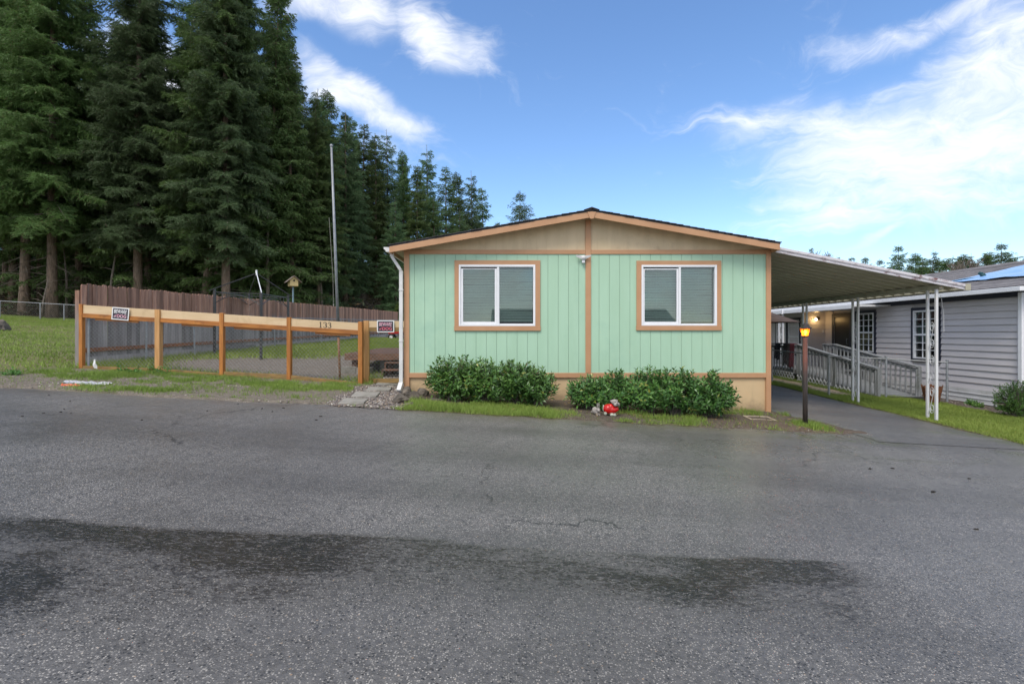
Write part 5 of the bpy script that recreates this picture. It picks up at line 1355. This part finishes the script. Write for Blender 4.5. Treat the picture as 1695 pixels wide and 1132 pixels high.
def lattice(y0, y1, z0f, z1f, x=9.92):
    mb = MB(); p = .19
    for sg in (1, -1):
        c = y0 - 1.0
        while c < y1 + 1.0:
            N_ = 26; seg = []
            for i in range(N_+1):
                t_ = i/N_; 
                yy = c + sg*t_*.6; zz = z0f(yy) - .0 + t_*.6
                if y0 <= yy <= y1 and z0f(yy) <= zz <= z1f(yy): seg.append((x + .006*sg, yy, zz))
            if len(seg) > 1: mb.beam(seg[0], seg[-1], .008, .036)
            c += p
    return mb
for (a, b) in ((18.0, 20.6), (15.95, 17.85), (14.7, 15.8)):
    hh = .26 if a > 17 else (.22 if a > 15.9 else .13)
    mb = lattice(a, b, lambda yy: g(10, yy)+.03, lambda yy, h_=hh: g(10, yy)+.03+h_)
    build(mb, 'lattice', m_white, ramp)
# garments
def garment(name, y0, y1, mat, label, zl, x=9.93, seed=1):
    n, m_ = 16, 16; vs = []
    for i in range(n+1):
        s = i/n
        for j in range(m_+1):
            q = j/m_; yy = y0 + (y1-y0)*q
            wob = .03*math.sin(q*14+seed) + .02*math.sin(q*23+seed*2)
            if s < .12: xx, zz = x+.16-s*1.3, 1.165+.01*math.sin(s*20)
            else:
                k = (s-.12)/.88; xx = x-.01 + wob*k - .02*k; zz = 1.17 - k*(zl + .06*math.sin(q*7+seed))
            vs.append((xx, yy + .04*(s-.5)*math.sin(seed), zz))
    mb = MB().add(vs, [(i*(m_+1)+j, (i+1)*(m_+1)+j, (i+1)*(m_+1)+j+1, i*(m_+1)+j+1) for i in range(n) for j in range(m_)])
    o = build(mb, name, mat, smooth=True); o.modifiers.new('thickness', 'SOLIDIFY').thickness = .015; tag(o, label, 'clothing'); return o
garment('dark_jacket', 18.32, 18.75, M('black_cloth', (.015, .014, .018), (.035, .03, .034), .8, 9), 'black garment hung over the grey ramp railing', .78)
garment('crimson_scarf', 18.02, 18.30, M('crimson_cloth', (.10, .010, .025), (.05, .008, .016), .75, 8), 'dark crimson garment hung over the grey ramp railing', .86, seed=2.4)
garment('navy_jacket', 18.95, 19.30, M('navy_cloth', (.02, .02, .035), (.03, .03, .045), .8, 9), 'navy blue garment partly hidden by the corner of the mint house', .62, seed=4)

# chain link fence of the neighbours
nf = thing('driveway_chain_link_fence', (9.5, 14, g(9.5, 14)), 'grey chain link fence along the driveway in front of the ramp', 'fence')
pts = [(8.62, 20.5), (8.60, 16.95), (8.43, 13.63), (10.2, 13.97), (11.72, 13.8)]
for (xx, yy) in pts:
    build(MB().tube([(xx, yy, g(xx, yy)-.05), (xx, yy, g(xx, yy)+1.12)], .03, 8).tube([(xx, yy, g(xx, yy)+1.12), (xx, yy, g(xx, yy)+1.15)], .036, 8), 'post', m_oldgalv if xx < 9 else m_galv, nf)
for a, b in zip(pts[:-1], pts[1:]):
    build(MB().tube([(*a, g(*a)+1.08), (*b, g(*b)+1.08)], .02, 6), 'top_rail', m_oldgalv, nf)
    chain_mesh('chain_link_mesh', (*a, g(*a)), (*b, g(*b)), 1.05, nf, m_oldgalv, .11, .0014)
build(MB().box(10.25, 11.5, 13.86, 13.93, g(11, 13.9)+.0, g(11, 13.9)+.10), 'base_timber', m_black, nf)
# rusty basket planter
px_, py_ = 10.82, 13.2; pz = g(px_, py_)
rp_ = thing('rusty_planter', (px_, py_, pz), 'rusty brown slatted planter behind the front carport post', 'planter')
m_rust = M('rusty_iron', (.20, .075, .03), (.10, .04, .02), .8, 9)
for i in range(12):
    a = i/12*6.283; r0, r1 = .13, .22
    build(MB().beam((px_+r0*math.cos(a), py_+r0*math.sin(a), pz), (px_+r1*math.cos(a), py_+r1*math.sin(a), pz+.46+.02*(i % 3)), .075, .012, up=(math.cos(a), math.sin(a), 0)), 'slat', m_rust, rp_)
for r_, z_ in ((.15, .1), (.19, .32)):
    build(MB().tube([(px_+r_*math.cos(a), py_+r_*math.sin(a), pz+z_) for a in np.linspace(0, 6.283, 19)], .014, 5), 'hoop', m_rust, rp_)
build(MB().lathe((px_, py_, pz+.02), [(.10, 0), (.12, .25), (.02, .26)], 12), 'liner', m_black, rp_)
# patio umbrella mostly behind the house corner
ux, uy = 9.25, 19.0; uz = g(ux, uy)
um = thing('patio_umbrella', (ux, uy, uz), 'brown patio umbrella showing its rim past the house corner', 'umbrella')
vs = [(ux, uy, 2.42)]; 
for k in range(8): a = k*math.pi/4+.1; vs.append((ux+1.28*math.cos(a), uy+1.28*math.sin(a), 1.93))
o = build(MB().add(vs, [(0, 1+k, 1+(k+1) % 8) for k in range(8)]), 'canopy', M('brown_canvas', (.085, .055, .040), (.06, .04, .03), .9, 6), um); o.modifiers.new('thickness', 'SOLIDIFY').thickness = .012
build(MB().tube([(ux, uy, uz), (ux, uy, 2.45)], .022, 8), 'pole', m_black, um)
for k in range(8): a = k*math.pi/4+.1; build(MB().tube([(ux, uy, 2.39), (ux+1.26*math.cos(a), uy+1.26*math.sin(a), 1.915)], .008, 4), 'rib', m_black, um)
build(MB().lathe((ux, uy, uz), [(.28, 0), (.28, .05), (.06, .09), (.05, .3)], 16), 'base', m_concrete, um)
# ------------------------------------------------------------------ vegetation builders
def unit(v): return v / np.maximum(np.linalg.norm(v, axis=-1, keepdims=True), 1e-9)
def leaf_arrays(pos, dr, up, ln, wd, fold=.25):
    """pointed leaves: 5 vertices, 4 triangles each"""
    dr = unit(dr); side = unit(np.cross(dr, up)); nn_ = np.cross(side, dr)
    ln = ln[:, None]; wd = wd[:, None]
    b = pos; tip = pos + dr*ln - nn_*ln*.12; mid = pos + dr*ln*.5 + nn_*ln*.02
    l = pos + dr*ln*.48 + side*wd*.5 + nn_*wd*fold; r = pos + dr*ln*.48 - side*wd*.5 + nn_*wd*fold
    V = np.stack([b, l, mid, r, tip], 1).reshape(-1, 3)
    f = np.array([(0, 2, 1), (1, 2, 4), (0, 3, 2), (2, 3, 4)])
    return V, (f[None] + 5*np.arange(len(pos))[:, None, None]).reshape(-1, 3)
def bush(name, lobes, n, label, mat, org, ln=(.085, .135), wd=(.028, .044), per=9, cat='shrub', group=None, spikes=0, seed=1):
    rg = np.random.default_rng(seed); P_, D_, U_, L_, W_ = [], [], [], [], []
    stems = MB(); vol = np.array([l[3]*l[5] for l in lobes]); vol = vol/vol.sum()
    sh = n // per
    for i in range(sh):
        c = lobes[rg.choice(len(lobes), p=vol)]
        d = rg.normal(size=3); d[2] = abs(d[2])*.9 + .15*rg.normal(); d /= np.linalg.norm(d)
        if rg.random() < .35: d[2] = -abs(d[2])*.6
        rr = rg.uniform(.35, 1.0)**.5 * (1 + .14*math.sin(d[0]*5+d[1]*4+seed+i*.0) + rg.uniform(-.10, .12))
        spike = i < spikes
        if spike: d = np.array([rg.uniform(-.5, .5), rg.uniform(-.6, .1), 1.0]); d /= np.linalg.norm(d); rr = rg.uniform(1.0, 1.18)
        tip = np.array(c[:3]) + d*np.array(c[3:])*rr
        gl = g(tip[0], tip[1]) + .03
        if tip[2] < gl: tip[2] = gl + rg.uniform(0, .12)
        axis = unit(d*np.array([.8, .8, .6]) + np.array([0, 0, .55]) + rg.normal(size=3)*.25)
        k = per + rg.integers(-2, 3); a0 = rg.uniform(0, 6.28)
        e1 = unit(np.cross(axis, [0.3, 1, .2])); e2 = np.cross(axis, e1)
        for j in range(k):
            a = a0 + j*2.4; s = j/k; rad = e1*math.cos(a) + e2*math.sin(a)
            P_.append(tip - axis*.16*(1-s)); D_.append(axis*(.35+.7*s) + rad*(1.0-.5*s) + np.array([0, 0, -.15])); U_.append(axis + .3*rg.normal(size=3))
            L_.append(rg.uniform(*ln)*(1-.25*s)); W_.append(rg.uniform(*wd))
        if i % 4 == 0 or spike: stems.tube([(c[0]+rg.uniform(-.12, .12), c[1]+rg.uniform(-.1, .1), g(c[0], c[1])), tuple((np.array(c[:3])+tip)/2 - np.array([0, 0, .05])), tuple(tip)], [.010, .006, .003], 4, False)
    V, Ft = leaf_arrays(np.array(P_), np.array(D_), np.array(U_), np.array(L_), np.array(W_))
    th = thing(name, org, label, cat, group)
    lv = link('foliage', mesh_np('foliage', V - np.array(org), Ft, mat), th, org); lv['kind'] = 'stuff'
    build(stems, 'stems', m_twig, th)
    return th
def lobe(px, top, rxpx, d, ry):
    x = X(px, d); gl = g(x, d); zt = Z(top, d); h = zt - gl
    return (x, d, gl + h*.46, rxpx/FPX*d, ry, h*.54)
bush('laurel_hedge', [lobe(752, 592, 52, 9.42, .42), lobe(800, 597, 50, 9.38, .45), lobe(850, 601, 48, 9.36, .45), lobe(886, 608, 36, 9.34, .42)], 9800,
     'left glossy green laurel hedge below the left window', m_laurel, (X(815, 9.4), 9.4, g(-.3, 9.4)), spikes=34, seed=3, per=9)
bush('laurel_hedge', [lobe(974, 622, 40, 9.32, .38), lobe(1018, 617, 44, 9.28, .42), lobe(1070, 612, 48, 9.25, .45), lobe(1120, 613, 48, 9.2, .45), lobe(1172, 619, 46, 9.12, .42)], 10800,
     'right glossy green laurel hedge behind the garden statues', m_laurel, (X(1080, 9.2), 9.2, g(2.5, 9.2)), spikes=34, seed=8, per=9)
bush('boxwood_shrub', [(11.15, 11.35, g(11, 11.3)+.36, .42, .42, .44), (11.55, 11.30, g(11.4, 11.3)+.38, .48, .45, .46), (11.75, 11.0, g(11.4, 11)+.34, .4, .4, .42)], 15000,
     'rounded green boxwood shrub in front of the grey house', m_box, (11.4, 11.25, g(11.4, 11.25)), (.028, .05), (.016, .026), 12, seed=5, spikes=40)
for i, (xx, yy) in enumerate(((11.75, 12.9), (12.0, 12.55), (12.05, 13.5), (11.9, 13.2))):
    bush('bed_plant', [(xx, yy, g(xx, yy)+.05, .13, .13, .10)], 260, ['low green bed plant nearest the boxwood by the grey wall', 'low green bed plant tucked against the grey wall near the boxwood', 'low green bed plant farthest along the grey wall', 'low green bed plant in the middle of the strip by the grey wall'][i], m_weed, (xx, yy, g(xx, yy)), (.05, .09), (.02, .03), 8, 'plant', 'bed plants by the grey wall', seed=30+i)
for i, p in enumerate(((22, 622), (225, 621), (255, 618), (268, 621), (205, 618))):
    c_ = G(*p); bush('weed_clump', [(c_.x, c_.y, g(c_.x, c_.y)+.03, .20, .14, .08)], 300, ['leafy weed clump at the far left of the dirt shoulder', 'leafy weed clump in front of the left fence bay', 'leafy weed clump left of the pale fence post', 'leafy weed clump at the foot of the pale fence post', 'leafy weed clump nearest the fence in the left bay'][i], m_weed, (c_.x, c_.y, g(c_.x, c_.y)), (.04, .08), (.02, .035), 8, 'weed', 'weed clumps on the shoulder', seed=50+i)

# ------------------------------------------------------------------ conifers
def conifer(seed, H, Rm, cb, mat, nb_per_m=7.5, dens=1.0, droop=.30, sparse_top=.0, shape=.75, fine=1.0):
    rg = np.random.default_rng(seed); P_ = []; D_ = []; L_ = []
    limbs = MB()
    nb = int((H-cb)*nb_per_m); z = np.sort(rg.uniform(cb, H-.2, nb))
    lean = rg.uniform(-.012, .012, 2)
    r0 = H*.0102
    trunk = MB(); pts = []; rad = []
    for i in range(15):
        s = i/14; pts.append((lean[0]*H*s*s, lean[1]*H*s*s, H*s)); rad.append(r0*(1-s)**.9 + .015 + (.10*r0/.3*max(0, 1-s*18)))
    pts[0] = (0, 0, -.4); trunk.tube(pts, rad, 10)
    for k in range(nb):
        h = z[k]; t_ = (h-cb)/(H-cb)
        if rg.random() < sparse_top*max(0, t_-.2): continue
        L = Rm*((1-t_)**shape)*rg.uniform(.55, 1.12)*(.72+.28*min(1, t_/.12)) + .25
        if rg.random() < .16: L *= rg.uniform(.3, .7)
        if rg.random() < .10: L *= rg.uniform(1.1, 1.3)
        az = k*2.39996 + rg.uniform(-.5, .5); dh = np.array([math.cos(az), math.sin(az), 0]); sd_ = np.array([-dh[1], dh[0], 0])
        up0 = .55*t_**1.5 + rg.uniform(-.26, .20) - .02; dr = droop*(1-.75*t_)*rg.uniform(.6, 1.4)
        base = np.array([lean[0]*H*(h/H)**2, lean[1]*H*(h/H)**2, h])
        f = lambda s: base + dh*(L*s) + np.array([0, 0, 1.])*(up0*L*s - dr*L*s*s*(1.5-.75*s))
        limbs.tube([tuple(f(s)) for s in (0, .4, .75, .97)], [.012+.010*L, .009+.006*L, .010, .004], 3, False)
        nt = max(4, int(L/.15*dens))
        ss = .10 + .9*(np.arange(nt)+rg.random(nt)*.6)/nt
        start = .22 if L > 1.6 else .05
        ss = ss[ss > start*(1-t_)]
        for s in ss:
            p = f(s)
            tl = (.24 + .36*min(L, 3.4)*(1-s)**.75)*rg.uniform(.7, 1.25)
            for sg in (-1, 1):
                td = sd_*sg*rg.uniform(.75, 1.0) + dh*rg.uniform(.45, .95) + np.array([0, 0, rg.uniform(-1.0, .15)])
                td /= np.linalg.norm(td)
                m_ = max(3, int(tl/.05*dens*fine))
                q = (np.arange(m_)+rg.random(m_))/m_
                pp_ = p + td*(tl*q)[:, None] + np.array([0, 0, -1.])*(.18*tl*q*q)[:, None]
                dd = td*.9 + rg.normal(size=(m_, 3))*.42 + np.array([0, 0, -.16])
                P_.append(pp_); D_.append(dd); L_.append(rg.uniform(.12, .30, m_))
        P_.append(f(.97)[None]); D_.append(dh[None] + np.array([[0, 0, .1]])); L_.append(np.array([.3]))
    for k in range(int(cb*5)):             # dead bare branches below the crown
        h = rg.uniform(1.2, cb+2); az = rg.uniform(0, 6.28); L = rg.uniform(.5, 2.4)
        b_ = np.array([0, 0, h]); d_ = np.array([math.cos(az), math.sin(az), rg.uniform(-.5, .15)])
        limbs.tube([tuple(b_), tuple(b_+d_*L*.5+np.array([0, 0, .05])), tuple(b_+d_*L)], [.022, .014, .005], 3, False)
    # leader
    for q in np.linspace(0, 1, 14):
        P_.append(np.array([[lean[0]*H, lean[1]*H, H-.9+q]])); D_.append(rg.normal(size=(1, 3))*.6 + np.array([[0, 0, .8]])); L_.append(np.array([.22]))
    Pp = np.concatenate(P_); Dd = unit(np.concatenate(D_)); Ll = np.concatenate(L_)[:, None]
    rv = rg.normal(size=Pp.shape); sd = unit(np.cross(Dd, rv)); w = Ll*rg.uniform(.20, .36, (len(Pp), 1))/fine
    V = np.stack([Pp - sd*w*.5, Pp + sd*w*.5, Pp + Dd*Ll], 1).reshape(-1, 3)
    Ft = np.arange(len(V)).reshape(-1, 3)
    tm = bpy.data.meshes.new('trunk'); tm.from_pydata(trunk.v, [], trunk.f); tm.materials.append(m_bark); tm.polygons.foreach_set('use_smooth', [True]*len(tm.polygons)); tm.update()
    lm = bpy.data.meshes.new('limbs'); lm.from_pydata(limbs.v, [], limbs.f); lm.materials.append(m_twig); lm.update()
    return tm, lm, mesh_np('crown', V, Ft, mat), H
PRO = dict(A=conifer(1, 30, 4.7, 6.3, m_fir, 11, 1.4, .36, sparse_top=.55, shape=.62, fine=1.7), B=conifer(2, 31, 4.5, 5.8, m_spruce, 11, 1.4, .33, sparse_top=.55, shape=.62, fine=1.7), C=conifer(3, 24, 4.2, .8, m_spruce, 11, 1.1, .28, sparse_top=.3, shape=.62, fine=1.3),
           Dd=conifer(4, 25, 3.9, 1.5, m_fir, 10.5, 1.05, .30, shape=.62), E=conifer(5, 22, 3.2, 1.0, m_fir, 10, 1.0, .26, shape=.68), S=conifer(6, 18, 5.6, 1.0, m_spruce, 8.5, .8, .20, shape=.80))
print('conifer tris', {k: len(v[2].polygons) for k, v in PRO.items()})
def tree(kind, x, y, scale, label, group, rz, lean=(0, 0), sxy=1.0, name='fir_tree', sink=0):
    z = g(x, y) - sink
    o = thing(name, (x, y, z), label, 'tree', group); o.rotation_euler = (lean[0], lean[1], rz); o.scale = (scale*sxy, scale*sxy, scale)
    tm, lm, cm, H = PRO[kind]
    px_ = 847.5 + x/y*FPX
    if px_ < 840 and group != F2:            # the wood's skyline steps down to the right
        top_ = (Z(np.interp(px_, *SIL) + random.uniform(0, 30), y) - z)/H
        if top_ < scale: scale = top_; o.scale = (scale*sxy, scale*sxy, scale)
    for nm, me in (('trunk', tm), ('limbs', lm), ('crown', cm)):
        c = bpy.data.objects.new(nm, me); COL.objects.link(c); c.parent = o
        if nm != 'trunk': c['kind'] = 'stuff'
    return o
tpx = lambda px, d: X(px, d)
SIL = ([0, 440, 470, 500, 545, 580, 610, 640, 665, 708, 735, 760, 790, 805, 825, 861, 2000], [-300, -120, 40, 105, 160, 172, 215, 222, 255, 243, 282, 286, 290, 312, 352, 318, 318])
F1 = 'big firs behind the fence'; F2 = 'firs along the receding forest edge'
tree('A', tpx(86, 36.5), 36.5, 1.02, 'thick bare trunked fir behind the left lawn chain link fence', F1, .3, name='fir_tree')
tree('B', tpx(228, 37), 37, .98, 'tall fir rising behind the left half of the brown fence', F1, 1.9, (0, .0))
tree('A', tpx(336, 38), 38, 1.0, 'fir with a leaning trunk behind the gazebo frame', F1, 3.0, (0, -.10))
tree('B', tpx(374, 36.5), 36.5, 1.06, 'tallest blue green fir directly behind the gazebo frame', F1, 4.4)
tree('Dd', tpx(436, 40), 40, 1.12, 'slender pale trunked fir behind the bird house', F1, .9, (0, .05), .8)
tree('A', tpx(22, 41), 41, .95, 'fir at the far left edge of the lawn', F1, 2.2)
tree('C', tpx(520, 45), 45, .98, 'blue green fir directly left of the flag pole top', F1, .5)
tree('C', tpx(572, 50), 50, .95, 'full bodied fir directly right of the flag pole', F1, 2.6)
F2 = 'firs along the receding forest edge'
for i, (px, py, d, k, sx_) in enumerate(sorted([(545, 150, 52, 'Dd', 1.0), (600, 205, 55, 'E', 1.1), (622, 222, 56, 'E', 1.0), (643, 216, 58, 'C', .9), (668, 250, 60, 'Dd', .9), (708, 241, 64, 'C', .95), (690, 275, 58, 'Dd', .9),
                                      (738, 278, 68, 'E', 1.1), (757, 286, 72, 'Dd', 1.0), (782, 284, 76, 'C', .9), (800, 312, 80, 'E', 1.1), (655, 330, 50, 'C', 1.0), (720, 330, 60, 'E', 1.3), (760, 345, 64, 'C', .9)])):
    x_ = tpx(px, d); z_ = g(x_, d); hgt = Z(py, d) - z_; H = PRO[k][3]
    tree(k, x_, d, hgt/H, '%s fir from the left in the forest edge receding behind the mint house' % ORD[i], F2, i*1.3, sxy=sx_*H/hgt*.9 if False else sx_)
x_ = tpx(861, 92); tree('S', x_, 92, (Z(318, 92)-g(x_, 92))/18, 'lone fir top rising above the left roof slope', None, .4)
x_ = tpx(822, 90); tree('E', x_, 90, (Z(356, 90)-g(x_, 90))/22, 'small fir top just left of the lone fir above the roof', None, 1.4)
rg = random.Random(12); F3 = 'forest trees deeper behind the front firs'
deep = [(-60, 56), (-52, 60), (-46, 62), (-40, 66), (-34, 68), (-28, 70), (-57, 48), (-50, 52), (-44, 57), (-44, 40), (-37, 45), (-31, 42.5), (-27.5, 46), (-23.5, 42.5), (-20, 47), (-33, 52), (-25, 53), (-18, 52), (-41, 54), (-21, 60), (-29, 62), (-17, 62), (-36, 38.2), (-47, 47), (-16.5, 43), (-15, 70), (-22, 72), (-28.6, 39.2), (-23.3, 39.8), (-17.6, 41), (-34.2, 39.6), (-26, 41.5), (-20.6, 39), (-38.5, 42)]
for i, (xx, yy) in enumerate(deep):
    tree('C' if i < 9 else 'Dd' if i > 26 else ('ABAB'[i % 4] if i % 5 else 'Dd'), xx + rg.uniform(-.8, .8), yy, rg.uniform(.88, 1.05), 'dark forest conifer standing deeper in the wood', F3, rg.uniform(0, 6), (rg.uniform(-.02, .02), rg.uniform(-.02, .02)))
# dead poles and saplings among them
def pole_tree(px0, py0, px1, py1, d, r, label):
    a, b = P(px0, py0, d), P(px1, py1, d); a.z = min(a.z, g(a.x, d)) - .1
    t_ = thing('bare_sapling', a, label, 'sapling', 'bare saplings in the wood')
    mid = (a+b)/2 + Vector((random.uniform(-.15, .15), 0, 0))
    build(MB().tube([a, mid, b], [r, r*.75, r*.35], 7), 'trunk', m_twig, t_, smooth=True)
    mb = MB()
    for k in range(7):
        s = random.uniform(.3, .95); q = a + (b-a)*s; w_ = Vector((random.choice((-1, 1))*random.uniform(.4, 1.1), random.uniform(-.3, .3), random.uniform(.1, .7)))
        mb.tube([q, q+w_*.6, q+w_+Vector((0, 0, -.1))], [r*.3, r*.2, r*.08], 4, False)
    build(mb, 'branches', m_twig, t_)['kind'] = 'stuff'
pole_tree(178, 505, 196, 390, 37, .10, 'thin bare leaning sapling left of the fir behind the brown fence')
pole_tree(110, 512, 104, 395, 37.5, .09, 'thin mossy sapling right of the thick fir trunk')
pole_tree(444, 510, 443, 330, 39, .17, 'slim pale trunk right of the gazebo peak')
pole_tree(68, 512, 80, 462, 36, .07, 'short leaning dead stem touching the thick fir trunk')
pole_tree(272, 500, 274, 400, 40, .08, 'thin dark sapling between the two middle fir trunks')
pole_tree(534, 508, 531, 380, 43, .15, 'bare stem left of the flag pole')
for i, (q0, q1, d) in enumerate((((262, 452), (292, 482), 41), ((295, 440), (322, 472), 42), ((205, 468), (240, 492), 42), ((300, 478), (345, 470), 43), ((60, 470), (120, 485), 43), ((275, 462), (330, 450), 44))):
    a, b = P(*q0, d), P(*q1, d); t_ = MB().tube([a, (a+b)/2+Vector((0, .3, .05)), b], [.05, .045, .02], 5)
    tag(build(t_, 'fallen_branch', m_twig), ['grey dead branch slanting behind the middle of the brown fence', 'grey dead branch slanting left of the leaning fir trunk', 'grey dead branch low behind the left end of the brown fence', 'nearly level dead branch behind the gazebo frame', 'dead branch beside the thick left fir trunk', 'dead branch rising to the right in the dark wood'][i], 'branch', 'dead branches on the forest slope')
# undergrowth on the slope
n = 34000; x = RNG.uniform(-62, -10.5, n); y = 37.5 + 22*RNG.uniform(0, 1, n)**1.3; z = gz(x, y) + RNG.exponential(.5, n)
dr = RNG.normal(size=(n, 3)); dr[:, 2] = np.abs(dr[:, 2])*.6
V, Ft = leaf_arrays(np.stack([x, y, z], -1), dr, RNG.normal(size=(n, 3)), RNG.uniform(.18, .55, n), RNG.uniform(.05, .14, n))
k = (fbm(x*.3, y*.3, 90) > .47)
m_under = leafmat('undergrowth_leaves', (.030, .045, .018), (.10, .06, .03), .7, .1, 0, .3, .35)
tag(stuff(link('undergrowth', mesh_np('undergrowth', V, Ft, m_under))), 'dark ferns and brambles covering the forest slope', 'undergrowth')
# arborvitae at the end of the brown fence
xx, yy = X(660, 39.5), 39.5
bush('arborvitae', [(xx, yy, g(xx, yy)+1.1, .55, .55, 1.15), (xx, yy, g(xx, yy)+2.0, .3, .3, .6)], 5200, 'yellow green upright evergreen at the end of the brown fence', m_arbor, (xx, yy, g(xx, yy)), (.10, .2), (.05, .09), 9, seed=77)

# trees beyond the grey house
F4 = 'fir tops beyond the grey house'
for i, (px, py, d, k, sx_) in enumerate(sorted([(1384, 426, 100, 'E', 1.3), (1410, 426, 102, 'E', 1.3), (1432, 426, 98, 'S', 1.0), (1456, 430, 104, 'S', .9), (1486, 407, 95, 'S', 1.0), (1524, 428, 100, 'E', 1.6), (1543, 414, 104, 'C', 1.1),
                                       (1565, 428, 98, 'Dd', 1.3), (1610, 420, 100, 'C', 1.0), (1636, 418, 104, 'Dd', 1.1), (1657, 403, 96, 'S', 1.25), (1690, 432, 98, 'S', 1.2), (1505, 438, 90, 'S', .9), (1585, 430, 94, 'Dd', 1.2), (1341, 411, 105, 'E', .8), (1725, 420, 96, 'S', 1.1)])):
    x_ = tpx(px, d); z_ = g(x_, d); hgt = Z(py, d) - z_
    tree(k, x_, d, hgt/PRO[k][3], '%s fir top from the left in the tree line beyond the grey house' % ORD[i], F4, i*.9, sxy=sx_)
rg = random.Random(44); lowline = sorted((1395 + 20*i + rg.uniform(-5, 5), rg.uniform(434, 446) - (16 if i > 5 else 0), rg.uniform(106, 116)) for i in range(18))
for i, (px, py, d) in enumerate(lowline):
    k = 'C' if i % 2 else 'Dd'; x_ = tpx(px, d); hgt = Z(py, d) - g(x_, d)
    tree(k, x_, d, hgt/PRO[k][3], '%s tree from the left in the low hazy row behind the fir tops' % ORD[i], 'low far tree row beyond the grey house', i*2.1, sxy=1.5)
def bare_tree(px, py, d, H, seed, label, spread=.55):
    rg = random.Random(seed); x_ = X(px, d); zt = Z(py, d); z_ = zt - H
    t_ = thing('bare_tree', (x_, d, z_), label, 'tree', 'leafless trees beyond the houses'); tk = MB(); br = MB()
    def grow(p, dr, L, r, lvl):
        q = p + dr*L*.5 + Vector((rg.uniform(-.06, .06)*L, 0, 0)); e = p + dr*L
        (tk if lvl == 0 else br).tube([p, q, e], [max(r, .028), max(r*.85, .026), max(r*.66, .022)], 6 if lvl < 2 else 4, False)
        if lvl >= 6: return
        for k in range(rg.choice((2, 3, 3)) if lvl else 5):
            a = Vector((rg.uniform(-1, 1), rg.uniform(-1, 1), rg.uniform(-.1, .7))).normalized()
            grow(e - dr*L*rg.uniform(0, .35), (dr*(1.0-.0*lvl) + a*spread*1.15 + Vector((0, 0, .12))).normalized(), L*rg.uniform(.58, .8), r*.60, lvl+1)
    grow(Vector((x_, d, z_)), Vector((.02, 0, 1)), H*.30, H*.016, 0)
    build(tk, 'trunk', m_twig, t_); b_ = build(br, 'branches', m_twig, t_); b_['kind'] = 'stuff'
bare_tree(1592, 398, 88, 17, 4, 'large leafless tree between the firs beyond the grey house roof')
bare_tree(1322, 398, 100, 16, 9, 'leafless tree top just right of the mint house eave')
bare_tree(1560, 425, 84, 13, 15, 'smaller leafless tree left of the large bare tree')

# ------------------------------------------------------------------ grass blades
def blades(name, n, x0, x1, y0, y1, h, w, label, mat=None, extra=None, power=1.4):
    x = RNG.uniform(x0, x1, n); y = RNG.uniform(y0, y1, n); zn_ = zones(x, y)
    d = zn_['grass']**power
    if extra is not None: d = d*extra(x, y)
    d = d * (y > road_edge(x) - .03)
    k = RNG.uniform(0, 1, n) < d; x, y = x[k], y[k]; n = len(x)
    tall = .6 + .9*fbm(x*1.8, y*1.8, 81)
    hh = RNG.uniform(h*.45, h*1.25, n)*tall; a = RNG.uniform(0, 6.283, n); ln = RNG.uniform(.15, .9, n)*hh; b = RNG.uniform(0, 6.283, n)
    z = gz(x, y) + (.030*zn_['n2'][k] + .018*zn_['n3'][k]) - .006
    ww = w*RNG.uniform(.6, 1.3, n)
    c, s = np.cos(a)*ww*.5, np.sin(a)*ww*.5
    V = np.stack([np.stack([x-c, y-s, z], -1), np.stack([x+c, y+s, z], -1), np.stack([x+np.cos(b)*ln, y+np.sin(b)*ln, z+hh], -1)], 1).reshape(-1, 3)
    return tag(stuff(link(name, mesh_np(name, V, np.arange(3*n).reshape(-1, 3), mat or m_grass))), label, 'grass')
not_house = lambda x, y: ~((x > HX0) & (x < HX1) & (y > 10.1))
blades('front_grass', 90000, -2.0, 6.0, 8.0, 10.1, .075, .009, 'uneven grass strip between the road and the laurel hedges')
blades('shoulder_grass', 150000, -9.3, -1.9, 8.2, 11.05, .06, .009, 'patchy grass on the dirt shoulder in front of the cedar fence')
blades('yard_grass', 220000, -9.4, -2.1, 11.05, 33, .13, .016, 'grass of the fenced yard behind the cedar fence', power=1.2)
blades('lawn_grass', 200000, -40, -9.3, 8.4, 37.5, .07, .024, 'mown lawn on the left below the forest', power=1.0)
blades('strip_grass', 260000, 8.0, 11.4, 6.0, 22, .055, .010, 'bright mown grass strip beside the carport driveway', power=1.0)
x, y = sample(900, -2, 5.2, 8.3, 10, lambda x, y: .5+0*x)
n = len(x); V, Ft = leaf_arrays(np.stack([x, y, gz(x, y)+.05], -1), RNG.normal(size=(n, 3))*np.array([1, 1, .15]), np.array([[0, 0, 1.]])+RNG.normal(size=(n, 3))*.3, RNG.uniform(.03, .06, n), RNG.uniform(.015, .03, n))
tag(stuff(link('dead_leaves', mesh_np('dead_leaves', V, Ft, m_dry))), 'small dry brown leaves in the grass and soil under the laurels', 'leaves')
